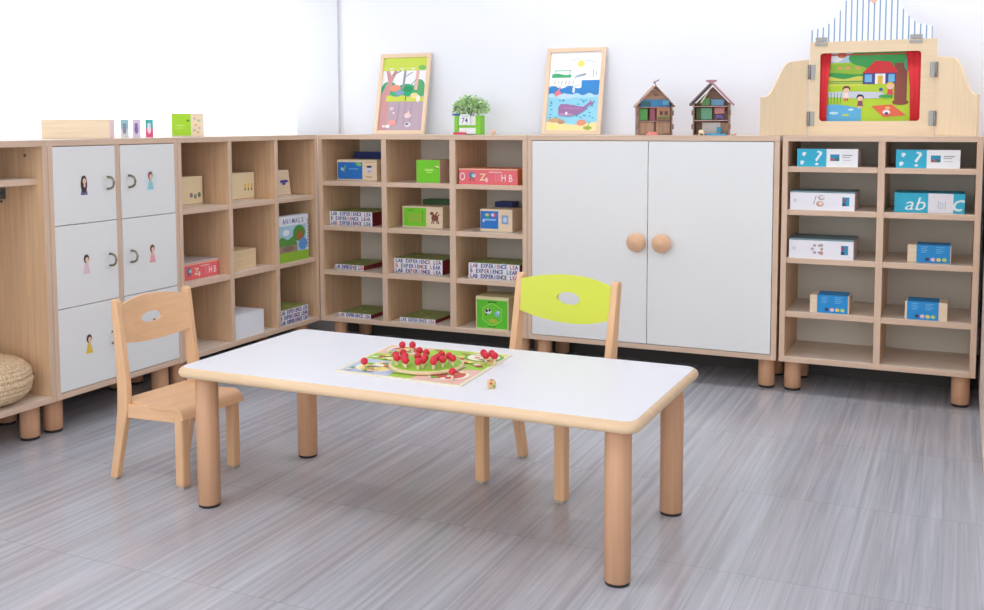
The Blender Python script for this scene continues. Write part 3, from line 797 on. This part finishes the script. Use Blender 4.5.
cub('storage_box', 'plain white box on the bottom of the middle cubby column', -.012, -.719, -.485, HB + T, .25, .118, paint(240, 240, 246, .5), lid=paint(240, 240, 246, .5))
lb = letter_box('letter printed box on the bottom shelf of the corner cubby', -.012, -.225, HB + T, .255, .25, .080, 3, 9, R90)

# ------------------------------------------------------------------ things on top of the window run
TURN = math.radians(35)
lw = thing('toy_box', 'long pale wooden box on top of the lockers before the window', 'box', (-.19, -1.494, H + .0004), TURN)
MB(PW).box(-.134, 0, 0, .134, .11, .080).build('body', lw)
MB(paint(248, 222, 224)).box(.1335, .002, .002, .138, .108, .079).build('end_panel', lw)
for nm, y, c1, c2, c3 in (('small picture block with a pale teal top nearest the long wooden box', -1.258, paint(150, 200, 205), paint(225, 228, 235), paint(140, 145, 175)),
                      ('small lilac picture block between two teal topped ones', -1.187, paint(225, 205, 232), paint(225, 205, 232), paint(140, 110, 175)),
                      ('small teal and pink picture block before the window', -1.108, paint(70, 185, 180), paint(230, 95, 135), paint(245, 225, 235))):
    r = thing('picture_block', nm, 'block', (-.15, y, H + .0004), TURN)
    MB(c2).box(-.016, 0, 0, .016, .012, .04).build('body', r); MB(c1).box(-.016, 0, .04, .016, .012, .080).build('head', r)
    Art(0).oval(0, .036, .008, .02, c3).oval(0, .056, .007, .008, c3).build('print', r)
a = Art(0); w, h = .142, .110
a.rect(-w / 2 + .002, .004, .018, h - .003, paint(165, 215, 40)).rect(-.055, .05, -.01, .055, paint(195, 230, 110)).rect(-.055, .038, -.02, .042, paint(195, 230, 110)).oval(.005, .075, .007, .005, paint(90, 130, 50))
for i, (x, z) in enumerate(((.036, .085), (.054, .075), (.04, .055), (.056, .04), (.034, .03), (.05, .02))): a.oval(x, z, .007, .006, (paint(215, 180, 190), paint(180, 195, 140), paint(220, 190, 120))[i % 3])
shelf_box('toy_box', 'lime green and cream wooden box on top of the cubbies before the window', -.2, -.800, H, w, .09, h, PW, rz=TURN, art=a)

# ------------------------------------------------------------------ framed pictures
def framed(label, xc, w, h, art):
    r = thing('framed_picture', label, 'picture', (xc, .283, H + .001))
    tilt = math.atan2(.094, .44)
    r.rotation_euler = (-tilt, 0, 0)
    b = .022
    fm = M_PINE
    MB(wood(240, 212, 182, 'z', .04)).box(-w / 2, 0, 0, -w / 2 + b, .016, h, .002).build('frame_side', r)
    MB(wood(240, 212, 182, 'z', .04)).box(w / 2 - b, 0, 0, w / 2, .016, h, .002).build('frame_side', r)
    MB(wood(240, 212, 182, 'x', .04)).box(-w / 2 + b, 0, h - b, w / 2 - b, .016, h, .002).build('frame_top', r)
    MB(wood(240, 212, 182, 'x', .04)).box(-w / 2 + b, 0, 0, w / 2 - b, .016, b, .002).build('frame_bottom', r)
    MB(paint(230, 225, 220)).box(-w / 2 + b, .008, b, w / 2 - b, .014, h - b, 0).build('backing_board', r)
    art.build('picture', r)
FW, FH = .318, .456
ax, az0, az1 = FW / 2 - .022, .022, FH - .022
a = Art(.0078)
a.rect(-ax, az0, ax, az1, paint(238, 238, 242))
a.rect(-ax, az0, ax, .215, paint(188, 165, 178)).hill(-ax, ax, .215, .27, .008, 2.5, paint(70, 175, 120))
MAUVE = paint(205, 150, 150)
a.oval(-.09, .265, .045, .035, paint(40, 165, 110)).oval(.02, .25, .06, .035, paint(45, 170, 115)).oval(.10, .265, .035, .045, paint(90, 170, 110))
a.poly([(-ax, az0), (-.085, az0), (-.085, .20), (-.07, .30), (-.04, .37), (-.06, .372), (-.08, .33), (-.10, .37), (-.12, .37), (-.10, .30), (-ax, .22)], MAUVE)
a.line(-.075, .335, -.02, .36, .006, paint(150, 130, 140)).line(.0, .25, .005, .375, .014, paint(150, 150, 160)).line(.0, .32, .05, .35, .005, paint(150, 150, 160)).line(.08, .25, .085, .37, .02, paint(225, 180, 170)).line(.08, .31, .05, .28, .006, paint(170, 160, 170))
a.oval(-.05, .26, .035, .02, paint(235, 150, 120)).oval(.03, .255, .03, .016, paint(30, 150, 95)).oval(-.02, .235, .03, .015, paint(130, 160, 190))
a.hill(-.10, ax, .185, .215, .006, 3, paint(205, 215, 75)).oval(.075, .218, .025, .016, paint(235, 215, 150)).oval(.1, .20, .012, .02, paint(240, 235, 225)).line(.02, .19, .022, .215, .006, paint(90, 90, 110))
a.rect(-ax, .375, ax, az1, paint(200, 215, 80)).hill(-ax, ax, .36, .375, .008, 4, paint(205, 218, 90)).oval(.11, .375, .025, .014, paint(120, 190, 90))
for x in (-.02, .02, .06): a.line(x, .06, x + .005, .18, .004, paint(165, 150, 180))
for x, z, r_, c in ((-.06, .145, .014, paint(232, 205, 215)), (-.045, .12, .008, paint(240, 215, 225)), (.045, .105, .022, paint(235, 205, 205)), (.05, .125, .01, paint(240, 190, 160)), (.05, .055, .02, paint(225, 220, 230)), (.045, .058, .01, paint(120, 120, 150)), (-.075, .045, .014, paint(250, 240, 240)), (-.10, .045, .011, paint(248, 225, 225)), (-.05, .065, .025, paint(235, 160, 150))): a.oval(x, z, r_, r_ * .7, c)
framed('wooden framed forest picture with mauve ground leaning on the wall beside the plant', .3375, FW, FH, a)
a = Art(.0078)
a.rect(-ax, az0, ax, az1, paint(246, 247, 250))
a.rect(-ax, az0, ax, .225, paint(150, 215, 238)).hill(-ax, ax, .205, .25, .007, 3, paint(55, 135, 205)).rect(.04, .235, ax, .285, paint(55, 140, 210)).hill(-ax, ax, .195, .212, .006, 4, paint(180, 220, 240))
a.rect(-ax, .255, .03, .258, paint(200, 205, 190)).hill(-.125, -.02, .30, .318, .004, 1, paint(70, 180, 120)).rect(-.115, .335, -.02, .339, paint(120, 190, 140)).line(-.11, .318, -.105, .335, .003, paint(150, 180, 160)).line(-.03, .318, -.025, .335, .003, paint(150, 180, 160))
for i in range(6): a.line(-.11 + .02 * i, .265, -.103 + .02 * i, .285, .003, paint(180, 160, 130))
a.oval(.03, .372, .018, .018, paint(245, 230, 110)).line(.0, .30, .06, .315, .004, paint(90, 130, 160)).line(.01, .31, .06, .32, .003, paint(110, 160, 170)).line(.1, .30, .1, .34, .004, paint(170, 190, 170)).line(.115, .31, .115, .33, .004, paint(170, 190, 170)).line(-.03, .39, .02, .40, .003, paint(190, 200, 230)).line(.05, .39, .11, .38, .003, paint(190, 200, 230))
a.oval(-.085, .215, .018, .016, paint(240, 120, 130)).line(-.085, .22, -.075, .25, .008, paint(240, 130, 140)).oval(.0, .235, .007, .018, paint(225, 235, 245)).oval(-.04, .20, .05, .014, paint(190, 220, 240))
rr = random.Random(5)
for i in range(34): 
    x, z = -.12 + .24 * rr.random(), .085 + .10 * rr.random(); a.oval(x, z, .006, .003, paint(50, 160, 190), 8)
WH = paint(160, 115, 165)
a.poly([(-.075, .115), (-.07, .10), (-.02, .095), (.03, .105), (.065, .125), (.09, .155), (.108, .155), (.115, .17), (.1, .168), (.098, .185), (.09, .168), (.06, .145), (.02, .15), (-.03, .16), (-.065, .16), (-.075, .145)], WH)
a.poly([(-.072, .112), (-.068, .102), (-.02, .098), (.02, .105), (-.02, .112)], paint(185, 150, 185)).oval(-.03, .112, .006, .008, paint(245, 240, 240)).line(-.05, .14, .04, .135, .003, paint(185, 145, 185))
a.hill(-ax, ax, az0, .06, .008, 1, paint(250, 228, 165), 1).oval(-.09, .075, .038, .012, paint(205, 165, 120)).oval(-.055, .065, .02, .01, paint(190, 145, 110)).oval(.055, .062, .026, .016, paint(230, 150, 120)).oval(-.1, .04, .02, .008, paint(235, 235, 120)).oval(.09, .035, .024, .010, paint(165, 180, 80)).line(.09, .035, .1, .07, .004, paint(130, 170, 90))
framed('wooden framed whale and sea picture leaning on the wall above the white doors', 1.341, .320, FH, a)

# ------------------------------------------------------------------ plant
pl = thing('potted_plant', 'leafy green plant in a lime green planter between the two framed pictures', 'plant', (.812, .20, H + .0004))
LIME = paint(130, 205, 50, .45)
MB(LIME).box(-.074, -.03, 0, -.050, .03, .100, .003).box(.050, -.03, 0, .076, .03, .100, .003).box(-.050, -.027, .036, .050, .03, .048, .002).box(-.050, .022, 0, .050, .03, .10, .001).build('planter', pl)
MB(M_WHITE).box(-.050, -.025, .048, .050, .022, .098, .002).box(-.050, -.025, .004, .050, .022, .036, .002).build('pot_insert', pl)
MB(paint(60, 110, 175)).box(-.086, -.032, .1, -.044, .025, .110, .002).build('blue_bar', pl)
MB(paint(225, 70, 100)).box(-.076, -.040, 0, -.004, -.0305, .012, .002).build('red_bar', pl)
cd = MB(M_WHITE).box(-.038, -.036, .052, .020, -.0312, .106, .001).build('card', pl)
Art(-.0362).text('74', -.009, .074, .026, paint(70, 80, 150), 1, .01).rect(-.03, .094, .010, .097, paint(160, 165, 190)).build('lettering', cd)
MB(paint(90, 70, 55, .9)).box(-.048, -.024, .096, .048, .020, .099, 0).build('soil', pl)
fo = MB(paint(192, 228, 160, .55), paint(216, 240, 192, .55), paint(160, 208, 122, .55))
rr = random.Random(11)
for i in range(640):
    a_ = rr.random() * 6.28; r_ = math.sqrt(rr.random())
    cx_, cy_ = .095 * r_ * math.cos(a_) + .008, .06 * r_ * math.sin(a_)
    cz_ = .108 + (1 - r_ * .5) * .105 * rr.random() ** .7
    L_ = .012 + .012 * rr.random()
    Mx = Matrix.Translation((cx_, cy_, cz_)) @ Matrix.Rotation(a_ + rr.uniform(-.8, .8), 4, 'Z') @ Matrix.Rotation(rr.uniform(-1.0, .5), 4, 'Y') @ Matrix.Rotation(rr.uniform(-.6, .6), 4, 'X')
    fo.use(fo.mats[rr.choice((0, 0, 1, 1, 2))])
    fo.raw([(0, 0, 0), (L_ * .5, -L_ * .42, .002), (L_ * 1.1, 0, -.001), (L_ * .5, L_ * .42, .002), (L_ * .55, 0, -.0015)], [[0, 1, 4], [1, 2, 4], [2, 3, 4], [3, 0, 4]], True, Mx)
fo.build('foliage', pl)
stm = MB(paint(120, 165, 80, .6))
for i in range(26):
    a_ = rr.random() * 6.28; r_ = rr.random() * .085
    stm.tube([(.2 * r_ * math.cos(a_), .2 * r_ * math.sin(a_), .097), (.6 * r_ * math.cos(a_), .5 * r_ * math.sin(a_), .14), (r_ * math.cos(a_), .6 * r_ * math.sin(a_), .15 + .03 * rr.random())], .0014, 5)
stm.build('stem', pl)
tag(MB(wood(236, 200, 180, 'x', .06)).ball(.0145, (0, 0, .0145), 18).use(paint(225, 140, 140)).ball(.0035, (.004, -.0122, .019), 8).build('wooden_bead', loc=(.985, .12, H + .0004)), 'small pinkish wooden bead beside the plant on the shelf top', 'bead')

# ------------------------------------------------------------------ doll houses
HWD = wood(184, 146, 120, 'x', .12); HDK = wood(150, 122, 106, 'z', .12); MAU = paint(176, 130, 140, .6)
def house(label, x, y, rz, w, d, eave, ridge, rl, rr_, fl, ov=.016, rt_=.010):
    r = thing('doll_house', label, 'doll house', (x, y, H + .0004), rz)
    t = .006
    MB(HWD).box(-w / 2, 0, 0, w / 2, d, .004).build('base', r)
    MB(HWD).prism([(-w / 2 + t, .004), (w / 2 - t, .004), (w / 2 - t, eave), (0, ridge - .012), (-w / 2 + t, eave)], d - .005, d, 'y').build('back_wall', r)
    for sg in (-1, 1):
        s_ = MB(HDK).box(min(sg * w / 2, sg * (w / 2 - t)), 0, .004, max(sg * w / 2, sg * (w / 2 - t)), d, eave)
        for z in (.04, .105): s_.box(min(sg * w / 2, sg * (w / 2 + .007)), .004, z - .012, max(sg * w / 2, sg * (w / 2 + .007)), .012, z + .012)
        s_.build('side_wall', r)
    for z in fl: MB(paint(222, 180, 175, .6)).box(-w / 2 + t, .002, z - .003, w / 2 - t, d - .006, z).build('floor_slab', r)
    for sg, m_ in ((-1, rl), (1, rr_)):
        dx, dz_ = w / 2 + ov, ridge - eave + ov * .8
        z0 = ridge - dz_
        q = [(0, ridge), (sg * dx, z0), (sg * dx, z0 + rt_), (0, ridge + rt_)]
        MB(m_).prism(q, -.012, d + .006, 'y').build('roof_slope', r)
    return r
h1 = house('brown doll house with a blue attic band nearer the plant', 1.832, .12, .42, .164, .10, .142, .232, HWD, HWD, (.068, .134), .010, .005)
rd = MB(paint(150, 130, 135)); rd.tube([(-.012, -.008, .246), (.014, -.008, .262)], .003, 6); rd.tube([(.0, -.008, .238), (-.008, -.008, .256)], .003, 6); rd.build('ridge_ornament', h1)
y_ = .012
MB(HWD).prism([(-.072, .17), (.072, .17), (0, .222)], y_, y_ + .004, 'y').build('gable_board', h1)
MB(HDK).box(-.006, y_ - .003, .185, .018, y_, .200).build('attic_window', h1)
MB(paint(70, 140, 190)).box(-.07, y_, .136, .07, y_ + .005, .170).build('blue_panel', h1)
MB(paint(60, 110, 110)).box(-.062, y_ - .004, .141, -.02, y_ - .001, .160).build('attic_shutter', h1)
MB(paint(110, 185, 215)).box(.036, y_ - .004, .145, .064, y_ - .001, .165).build('attic_shutter', h1)
MB(paint(90, 160, 85)).box(-.074, y_, .072, -.035, y_ + .005, .126).build('green_panel', h1)
MB(paint(150, 85, 100)).box(-.025, y_, .070, .002, y_ + .005, .128).build('red_panel', h1)
MB(paint(190, 140, 110)).box(.008, y_, .072, .074, y_ + .005, .130).build('window_panel', h1)
MB(paint(95, 130, 75)).box(.012, y_ - .012, .080, .07, y_, .088).build('window_box', h1)
for xx in (.022, .045): MB(paint(110, 75, 70)).box(xx, y_ - .002, .096, xx + .016, y_, .114).build('small_window', h1)
MB(wood(186, 148, 122, 'z', .12)).box(-.074, y_, .006, -.002, y_ + .005, .062).box(.004, y_, .006, .074, y_ + .005, .062).build('lower_board', h1)
MB(paint(235, 215, 150)).box(.028, .012, .004, .033, .017, .062).build('yellow_post', h1)
h2 = house('doll house with a mauve roof and open rooms nearer the theatre', 2.100, .11, .14, .166, .10, .150, .240, wood(132, 118, 115, 'z', .1), MAU, (.070, .136))
MB(MAU).prism([(-.026, .250), (0, .238), (.026, .250), (.022, .256), (-.022, .256)], -.013, -.005, 'y').build('ridge_ornament', h2)
MB(paint(235, 215, 190)).prism([(-.05, .150), (-.044, .150), (.0, .222), (-.006, .222)], .0, .004, 'y').build('roof_beam', h2)
yb = .052
for nm, (x0, z0, x1, z1), c in (('green_panel', (-.05, .139, -.01, .175), (120, 185, 110)), ('blue_panel', (-.005, .139, .055, .168), (125, 185, 220)), ('mint_panel', (-.05, .073, .0, .128), (120, 190, 150)),
                             ('dark_green_panel', (-.075, .073, -.05, .128), (95, 120, 70)), ('rose_panel', (.012, .10, .058, .130), (220, 150, 150)), ('white_panel', (-.045, .006, .04, .06), (225, 220, 215)), ('tan_panel', (.04, .006, .074, .06), (190, 150, 120))):
    MB(paint(*c)).box(x0, yb, z0, x1, yb + .005, z1).build(nm, h2)
c14, s14 = math.cos(.14), math.sin(.14)
def inh2(x, y, z): return (2.100 + x * c14 - y * s14, .11 + x * s14 + y * c14, H + .0004 + z)
def toy_seat(label, loc, rz, c, w, h, d, cat='toy furniture', name='toy_chair'):
    r = thing(name, label, cat, loc, rz)
    m_ = paint(*c)
    MB(m_).box(-w / 2, 0, h * .35, w / 2, d, h * .5).build('seat', r); MB(m_).box(-w / 2, d * .8, h * .5, w / 2, d, h).build('backrest', r)
    for sx in (-1, 1):
        MB(m_).box(sx * w / 2 - (.004 if sx > 0 else 0), 0, 0, sx * w / 2 + (.004 if sx < 0 else 0), d, h * .35).build('leg', r)
toy_seat('small purple toy sofa on the middle floor of the mauve roofed doll house', inh2(.034, .03, .0705), .14, (130, 110, 185), .034, .024, .022, name='toy_sofa')
toy_seat('blue toy chair in the ground floor room of the mauve roofed doll house', inh2(.036, .01, .0045), .14, (50, 165, 200), .020, .034, .02)
toy_seat('cream toy chair in front of the mauve roofed doll house', (2.068, .06, H + .0004), .3, (240, 220, 190), .024, .026, .02)
tag(MB(paint(70, 165, 205)).box(-.045, 0, 0, .045, .03, .006, .001).box(-.04, .006, .006, .04, .024, .009, .001).build('toy_bench', loc=(2.135, .055, H + .0004)), 'flat blue toy bench lying before the mauve roofed doll house', 'toy furniture')
tag(MB(paint(235, 150, 140)).box(-.028, 0, 0, .028, .02, .008, .002).box(-.022, .014, .008, .022, .02, .016, .002).build('toy_bed', loc=(1.828, .070, H + .0004)), 'coral toy bed lying before the brown doll house', 'toy furniture')
tag(MB(wood(225, 180, 150, 'x', .05)).box(-.012, 0, 0, .012, .016, .007, .002).box(.002, .002, .007, .010, .014, .011, .001).build('toy_block', loc=(2.215, .06, H + .0004)), 'tiny tan toy block at the right of the mauve roofed doll house', 'toy')

# ------------------------------------------------------------------ puppet theatre
th = thing('puppet_theatre', 'wooden tabletop puppet theatre with red curtains, side wings and a striped crest', 'puppet theatre', (2.795, .15, H + .0004))
PLY = {a: wood(238, 214, 180, a, .025) for a in 'xyz'}
W2, TH2 = .2615, .416
ox0, ox1, oz0, oz1 = -.218, .200, .064, .366
def frame_panel():
    out = [(-W2, 0), (W2, 0), (W2 - .003, TH2), (-W2 + .001, TH2)]
    inn = rrect((ox1 - ox0) / 2, (oz1 - oz0) / 2, .014, 5)
    cx_, cz_ = (ox0 + ox1) / 2, (oz0 + oz1) / 2
    inn = [(x + cx_, z + cz_) for x, z in inn]
    m_ = len(inn); outer = [((W2, TH2), (-W2, TH2), (-W2, 0), (W2, 0))[i // 6] for i in range(m_)]
    vs, fs = [], []
    for yy in (0, .015):
        vs += [(x, yy, z) for x, z in outer] + [(x, yy, z) for x, z in inn]
    for k in range(m_):
        n_ = (k + 1) % m_
        fs += [[k, n_, m_ + n_, m_ + k], [2 * m_ + k, 3 * m_ + k, 3 * m_ + n_, 2 * m_ + n_], [k, 2 * m_ + k, 2 * m_ + n_, n_], [m_ + k, m_ + n_, 3 * m_ + n_, 3 * m_ + k]]
    bm = bmesh.new(); bv = {}
    for v in vs:
        if v not in bv: bv[v] = bm.verts.new(v)
    for f in fs:
        q = []
        for i in f:
            if bv[vs[i]] not in q: q.append(bv[vs[i]])
        if len(q) > 2: bm.faces.new(q)
    mbx = MB(PLY['x']); mbx.from_bm(bm); return mbx
frame_panel().build('front_frame', th)
CUR = paint(222, 48, 58, .7)
for x0, x1, tp in ((ox0 - .004, ox0 + .046, 1), (ox1 - .062, ox1 + .004, -1)):
    vs, fs = [], []
    nn = 24
    for i in range(nn + 1):
        f = i / nn
        yy = .022 + .0012 * math.sin(f * 5 * PI)
        g = f if tp > 0 else 1 - f                   # 0 at the frame, 1 at the free edge
        xe = x0 if tp > 0 else x1
        wd_ = (x1 - x0) * tp
        vs += [(xe + wd_ * g * .66, yy, oz0 - .004), (xe + wd_ * g * .72, yy, (oz0 + oz1) / 2), (xe + wd_ * g, yy, oz1 + .004)]
    for i in range(nn): fs += [[3 * i, 3 * i + 3, 3 * i + 4, 3 * i + 1], [3 * i + 1, 3 * i + 4, 3 * i + 5, 3 * i + 2]]
    cu = MB(CUR).raw(vs, fs, True).build('curtain', th)
    sd = cu.modifiers.new('thick', 'SOLIDIFY'); sd.thickness = .0012
MB(paint(200, 90, 70)).tube([(ox0 - .005, .026, oz1 - .008), (ox1 + .005, .026, oz1 - .008)], .003, 8).build('curtain_rod', th)
MB(PLY['x']).box(ox0 - .02, .036, oz0 - .02, ox1 + .02, .042, oz1 + .02, 0).build('picture_backing', th)
a = Art(.0355)
px0, px1 = ox0 - .004, ox1 + .004
def X_(f): return px0 + (px1 - px0) * f
def Z_(f): return oz0 + (oz1 - oz0) * f
a.rect(px0, oz0 - .004, px1, oz1 + .004, paint(185, 215, 50))
a.rect(px0, Z_(.86), px1, oz1 + .004, paint(190, 220, 240)).oval(X_(.16), Z_(.93), .03, .018, paint(245, 245, 250)).oval(X_(.22), Z_(.97), .02, .012, paint(200, 120, 80))
a.hill(px0, X_(.5), Z_(.55), Z_(.80), .012, .5, paint(160, 205, 60)).hill(px0, X_(.5), Z_(.6), Z_(.70), .004, 1, paint(60, 165, 80)).hill(px0, X_(.48), Z_(.52), Z_(.64), .006, 1.5, paint(215, 215, 90)).rect(px0, Z_(.55), X_(.5), Z_(.565), paint(110, 180, 60)).rect(px0, Z_(.575), X_(.5), Z_(.59), paint(60, 150, 70))
for f in (.2, .28, .38): a.oval(X_(f), Z_(.78), .012, .006, paint(235, 170, 120))
a.oval(X_(.6), Z_(.90), .10, .045, paint(60, 165, 85)).oval(X_(.45), Z_(.92), .07, .035, paint(65, 170, 90)).oval(X_(.78), Z_(.92), .06, .04, paint(55, 160, 80))
a.rect(X_(.74), Z_(.26), X_(.86), Z_(.84), paint(140, 75, 60)).oval(X_(.8), Z_(.27), .034, .012, paint(140, 75, 60)).oval(X_(.87), Z_(.82), .018, .03, paint(80, 170, 130))
a.poly([(X_(.42), Z_(.70)), (X_(.78), Z_(.70)), (X_(.70), Z_(.86)), (X_(.55), Z_(.88))], paint(225, 55, 60)).rect(X_(.43), Z_(.54), X_(.75), Z_(.70), paint(85, 70, 140)).rect(X_(.45), Z_(.57), X_(.52), Z_(.68), paint(110, 190, 235)).rect(X_(.55), Z_(.54), X_(.65), Z_(.69), M_WHITE).rect(X_(.575), Z_(.54), X_(.625), Z_(.66), paint(235, 190, 70)).rect(X_(.68), Z_(.57), X_(.74), Z_(.68), paint(110, 190, 235))
a.poly([(px0, Z_(.42)), (X_(.3), Z_(.44)), (X_(.62), Z_(.42)), (X_(.7), Z_(.34)), (X_(.45), Z_(.33)), (px0, Z_(.36))], paint(205, 210, 225))
a.hill(px0, X_(.42), oz0 - .004, Z_(.22), .008, .7, paint(95, 180, 225)).oval(X_(.15), Z_(.12), .02, .006, paint(200, 230, 245)).oval(X_(.27), Z_(.09), .016, .005, paint(190, 215, 90)).oval(X_(.32), Z_(.17), .012, .004, paint(225, 240, 250))
for i in range(5): a.line(X_(.09 + .03 * i), Z_(.25), X_(.085 + .034 * i), Z_(.42), .003, paint(80, 150, 70))
a.poly([(X_(.52), Z_(.22)), (X_(.72), Z_(.24)), (X_(.86), Z_(.08)), (X_(.64), Z_(.06))], paint(232, 105, 75)).oval(X_(.67), Z_(.13), .016, .010, paint(245, 235, 240)).oval(X_(.67), Z_(.11), .008, .006, paint(80, 70, 130)).oval(X_(.68), Z_(.19), .01, .006, paint(235, 190, 120))
def kid(fx, fz, s, hair, shirt, legc):
    x, z = X_(fx), Z_(fz)
    a.poly([(x - .012 * s, z - .012 * s), (x + .012 * s, z - .012 * s), (x + .008 * s, z + .012 * s), (x - .008 * s, z + .012 * s)], shirt)
    a.rect(x - .008 * s, z - .024 * s, x - .002 * s, z - .012 * s, legc); a.rect(x + .002 * s, z - .024 * s, x + .008 * s, z - .012 * s, legc)
    a.oval(x, z + .026 * s, .016 * s, .014 * s, hair).oval(x, z + .021 * s, .013 * s, .010 * s, SKIN)
kid(.27, .38, 1.05, paint(110, 45, 60), paint(245, 225, 215), paint(225, 80, 80)); kid(.41, .26, 1.0, paint(40, 40, 70), paint(140, 70, 100), SKIN)
kid(.70, .42, 1.1, paint(235, 200, 80), paint(225, 70, 85), paint(60, 150, 80))
a.oval(X_(.395), Z_(.27) + .032, .004, .006, paint(40, 40, 70)).oval(X_(.61), Z_(.46), .008, .007, paint(60, 90, 170)).oval(X_(.66), Z_(.36), .03, .008, paint(70, 165, 80))
a.build('scene_picture', th)
# wings, folded forward on hinges
def wing(sg, hx, ang, w):
    pts = [(0, 0), (w, 0), (w, .172)]
    for i in range(1, 12):
        t = i / 12; pts.append((w - .006 - (w * .62) * t, .172 + .158 * t ** 3 * (6 * t * t - 15 * t + 10)))
    pts += [(w * .30, .333), (w * .12, .338), (0, .340)]
    Mx = Matrix.Translation((hx, 0.0, 0)) @ Matrix.Rotation(ang, 4, 'Z')
    if sg < 0: pts = [(-x, z) for x, z in pts]
    return MB(PLY['z']).prism(pts, 0, .014, 'y', .0015, Mx).build('wing', th)
wl = wing(-1, -W2 - .003, math.radians(36), .228)
wr = wing(1, W2 + .001, math.radians(-38), .205)
for hx in (-W2 - .001, W2 - .001):
    for z in (.075, .284):
        hg = MB(M_STEEL).box(hx - .024, -.004, z - .032, hx - .002, -.001, z + .032, .0005).box(hx + .002, -.004, z - .032, hx + .024, -.001, z + .032, .0005)
        hg.cyl(.006, z - .033, z + .033, 12, Matrix.Translation((hx, -.006, 0)))
        hg.build('hinge', th)
# striped crest
def stripe_mat():
    m, nt, bs = new_mat('blue_white_stripes'); N = nt.nodes; L = nt.links
    tc = N.new('ShaderNodeTexCoord'); sp = N.new('ShaderNodeSeparateXYZ'); L.new(tc.outputs['Object'], sp.inputs[0])
    def mm(op, x, v):
        n = N.new('ShaderNodeMath'); n.operation = op; L.new(x, n.inputs[0]); n.inputs[1].default_value = v; return n.outputs[0]
    fr_ = mm('FRACT', mm('MULTIPLY', mm('ADD', sp.outputs['X'], 10.0 - .2615 + .2615 + .002), 1 / .02365), 0)
    ls = mm('LESS_THAN', fr_, .24)
    mx = N.new('ShaderNodeMix'); mx.data_type = 'RGBA'; L.new(ls, mx.inputs[0]); mx.inputs[6].default_value = rgb(246, 250, 255); mx.inputs[7].default_value = rgb(128, 160, 200)
    L.new(mx.outputs[2], bs.inputs['Base Color']); bs.inputs['Roughness'].default_value = .4
    return m
def crest_h(f):  # f 0..1 across
    g = abs(f - .5) * 2
    if g > .80: return .052 + .012 * (1 - g) / .2
    if g > .45: return .064 + .095 * max(0, 1 - ((g - .45) / .35)) ** 1.5
    return .159 + .05 * math.sqrt(max(0, 1 - (g / .45) ** 2))
cp = [(-.259, 0), (.242, 0)] + [(.242 - .501 * i / 60, crest_h(1 - i / 60)) for i in range(61)]
cr_ = MB(stripe_mat()).prism(cp, 0, .008, 'y').build('crest', th, (0, .004, TH2 + .001))
hp = []
for i in range(40):
    t = 2 * PI * i / 40
    hp.append((.016 * 1.15 * math.sin(t) ** 3, .0155 * (.8125 * math.cos(t) - .3125 * math.cos(2 * t) - .125 * math.cos(3 * t) - .0625 * math.cos(4 * t)) * 1.2))
MB(paint(245, 190, 175)).prism([(x * 1.35, z * 1.35 + .183) for x, z in hp], -.004, 0, 'y').build('heart', cr_)
for x in (-.215, .178):
    MB(M_STEEL).box(x - .026, -.003, TH2 - .016, x + .026, -.0005, TH2 - .002, .0005).box(x - .024, .000, TH2 + .002, x + .024, .0035, TH2 + .020, .0005).build('crest_hinge', th)

# ------------------------------------------------------------------ light
w = bpy.data.worlds.new('overcast_day'); bpy.context.scene.world = w; w.use_nodes = True
bg = w.node_tree.nodes['Background']; bg.inputs['Color'].default_value = (.94, .97, 1, 1); bg.inputs['Strength'].default_value = 1.75
def area(name, loc, rot, sx, sy, power, col=(1, 1, 1)):
    l = bpy.data.lights.new(name, 'AREA'); l.shape = 'RECTANGLE'; l.size = sx; l.size_y = sy; l.energy = power; l.color = col
    o = bpy.data.objects.new(name, l); C.objects.link(o); o.location = loc; o.rotation_euler = rot
    return o
for x, y in ((.8, -3.4), (3.0, -3.4)):
    area('added_overhead_fill', (x, y, RZ - .02), (0, 0, 0), 1.2, .6, 8, (.98, .985, 1))  # added unseen area lights, overhead fill for table and floor
# added, unseen slim area light that brightens the upper back wall
area('added_wall_fill', (3.0, -.25, RZ - .03), (math.radians(20), 0, 0), 4.2, .15, 20, (.97, .985, 1))
sc = bpy.context.scene
sc.view_settings.view_transform = 'Standard'
sc.view_settings.look = 'None'
sc.view_settings.gamma = 1
sc.view_settings.use_curve_mapping = False
sc.view_settings.exposure = .41
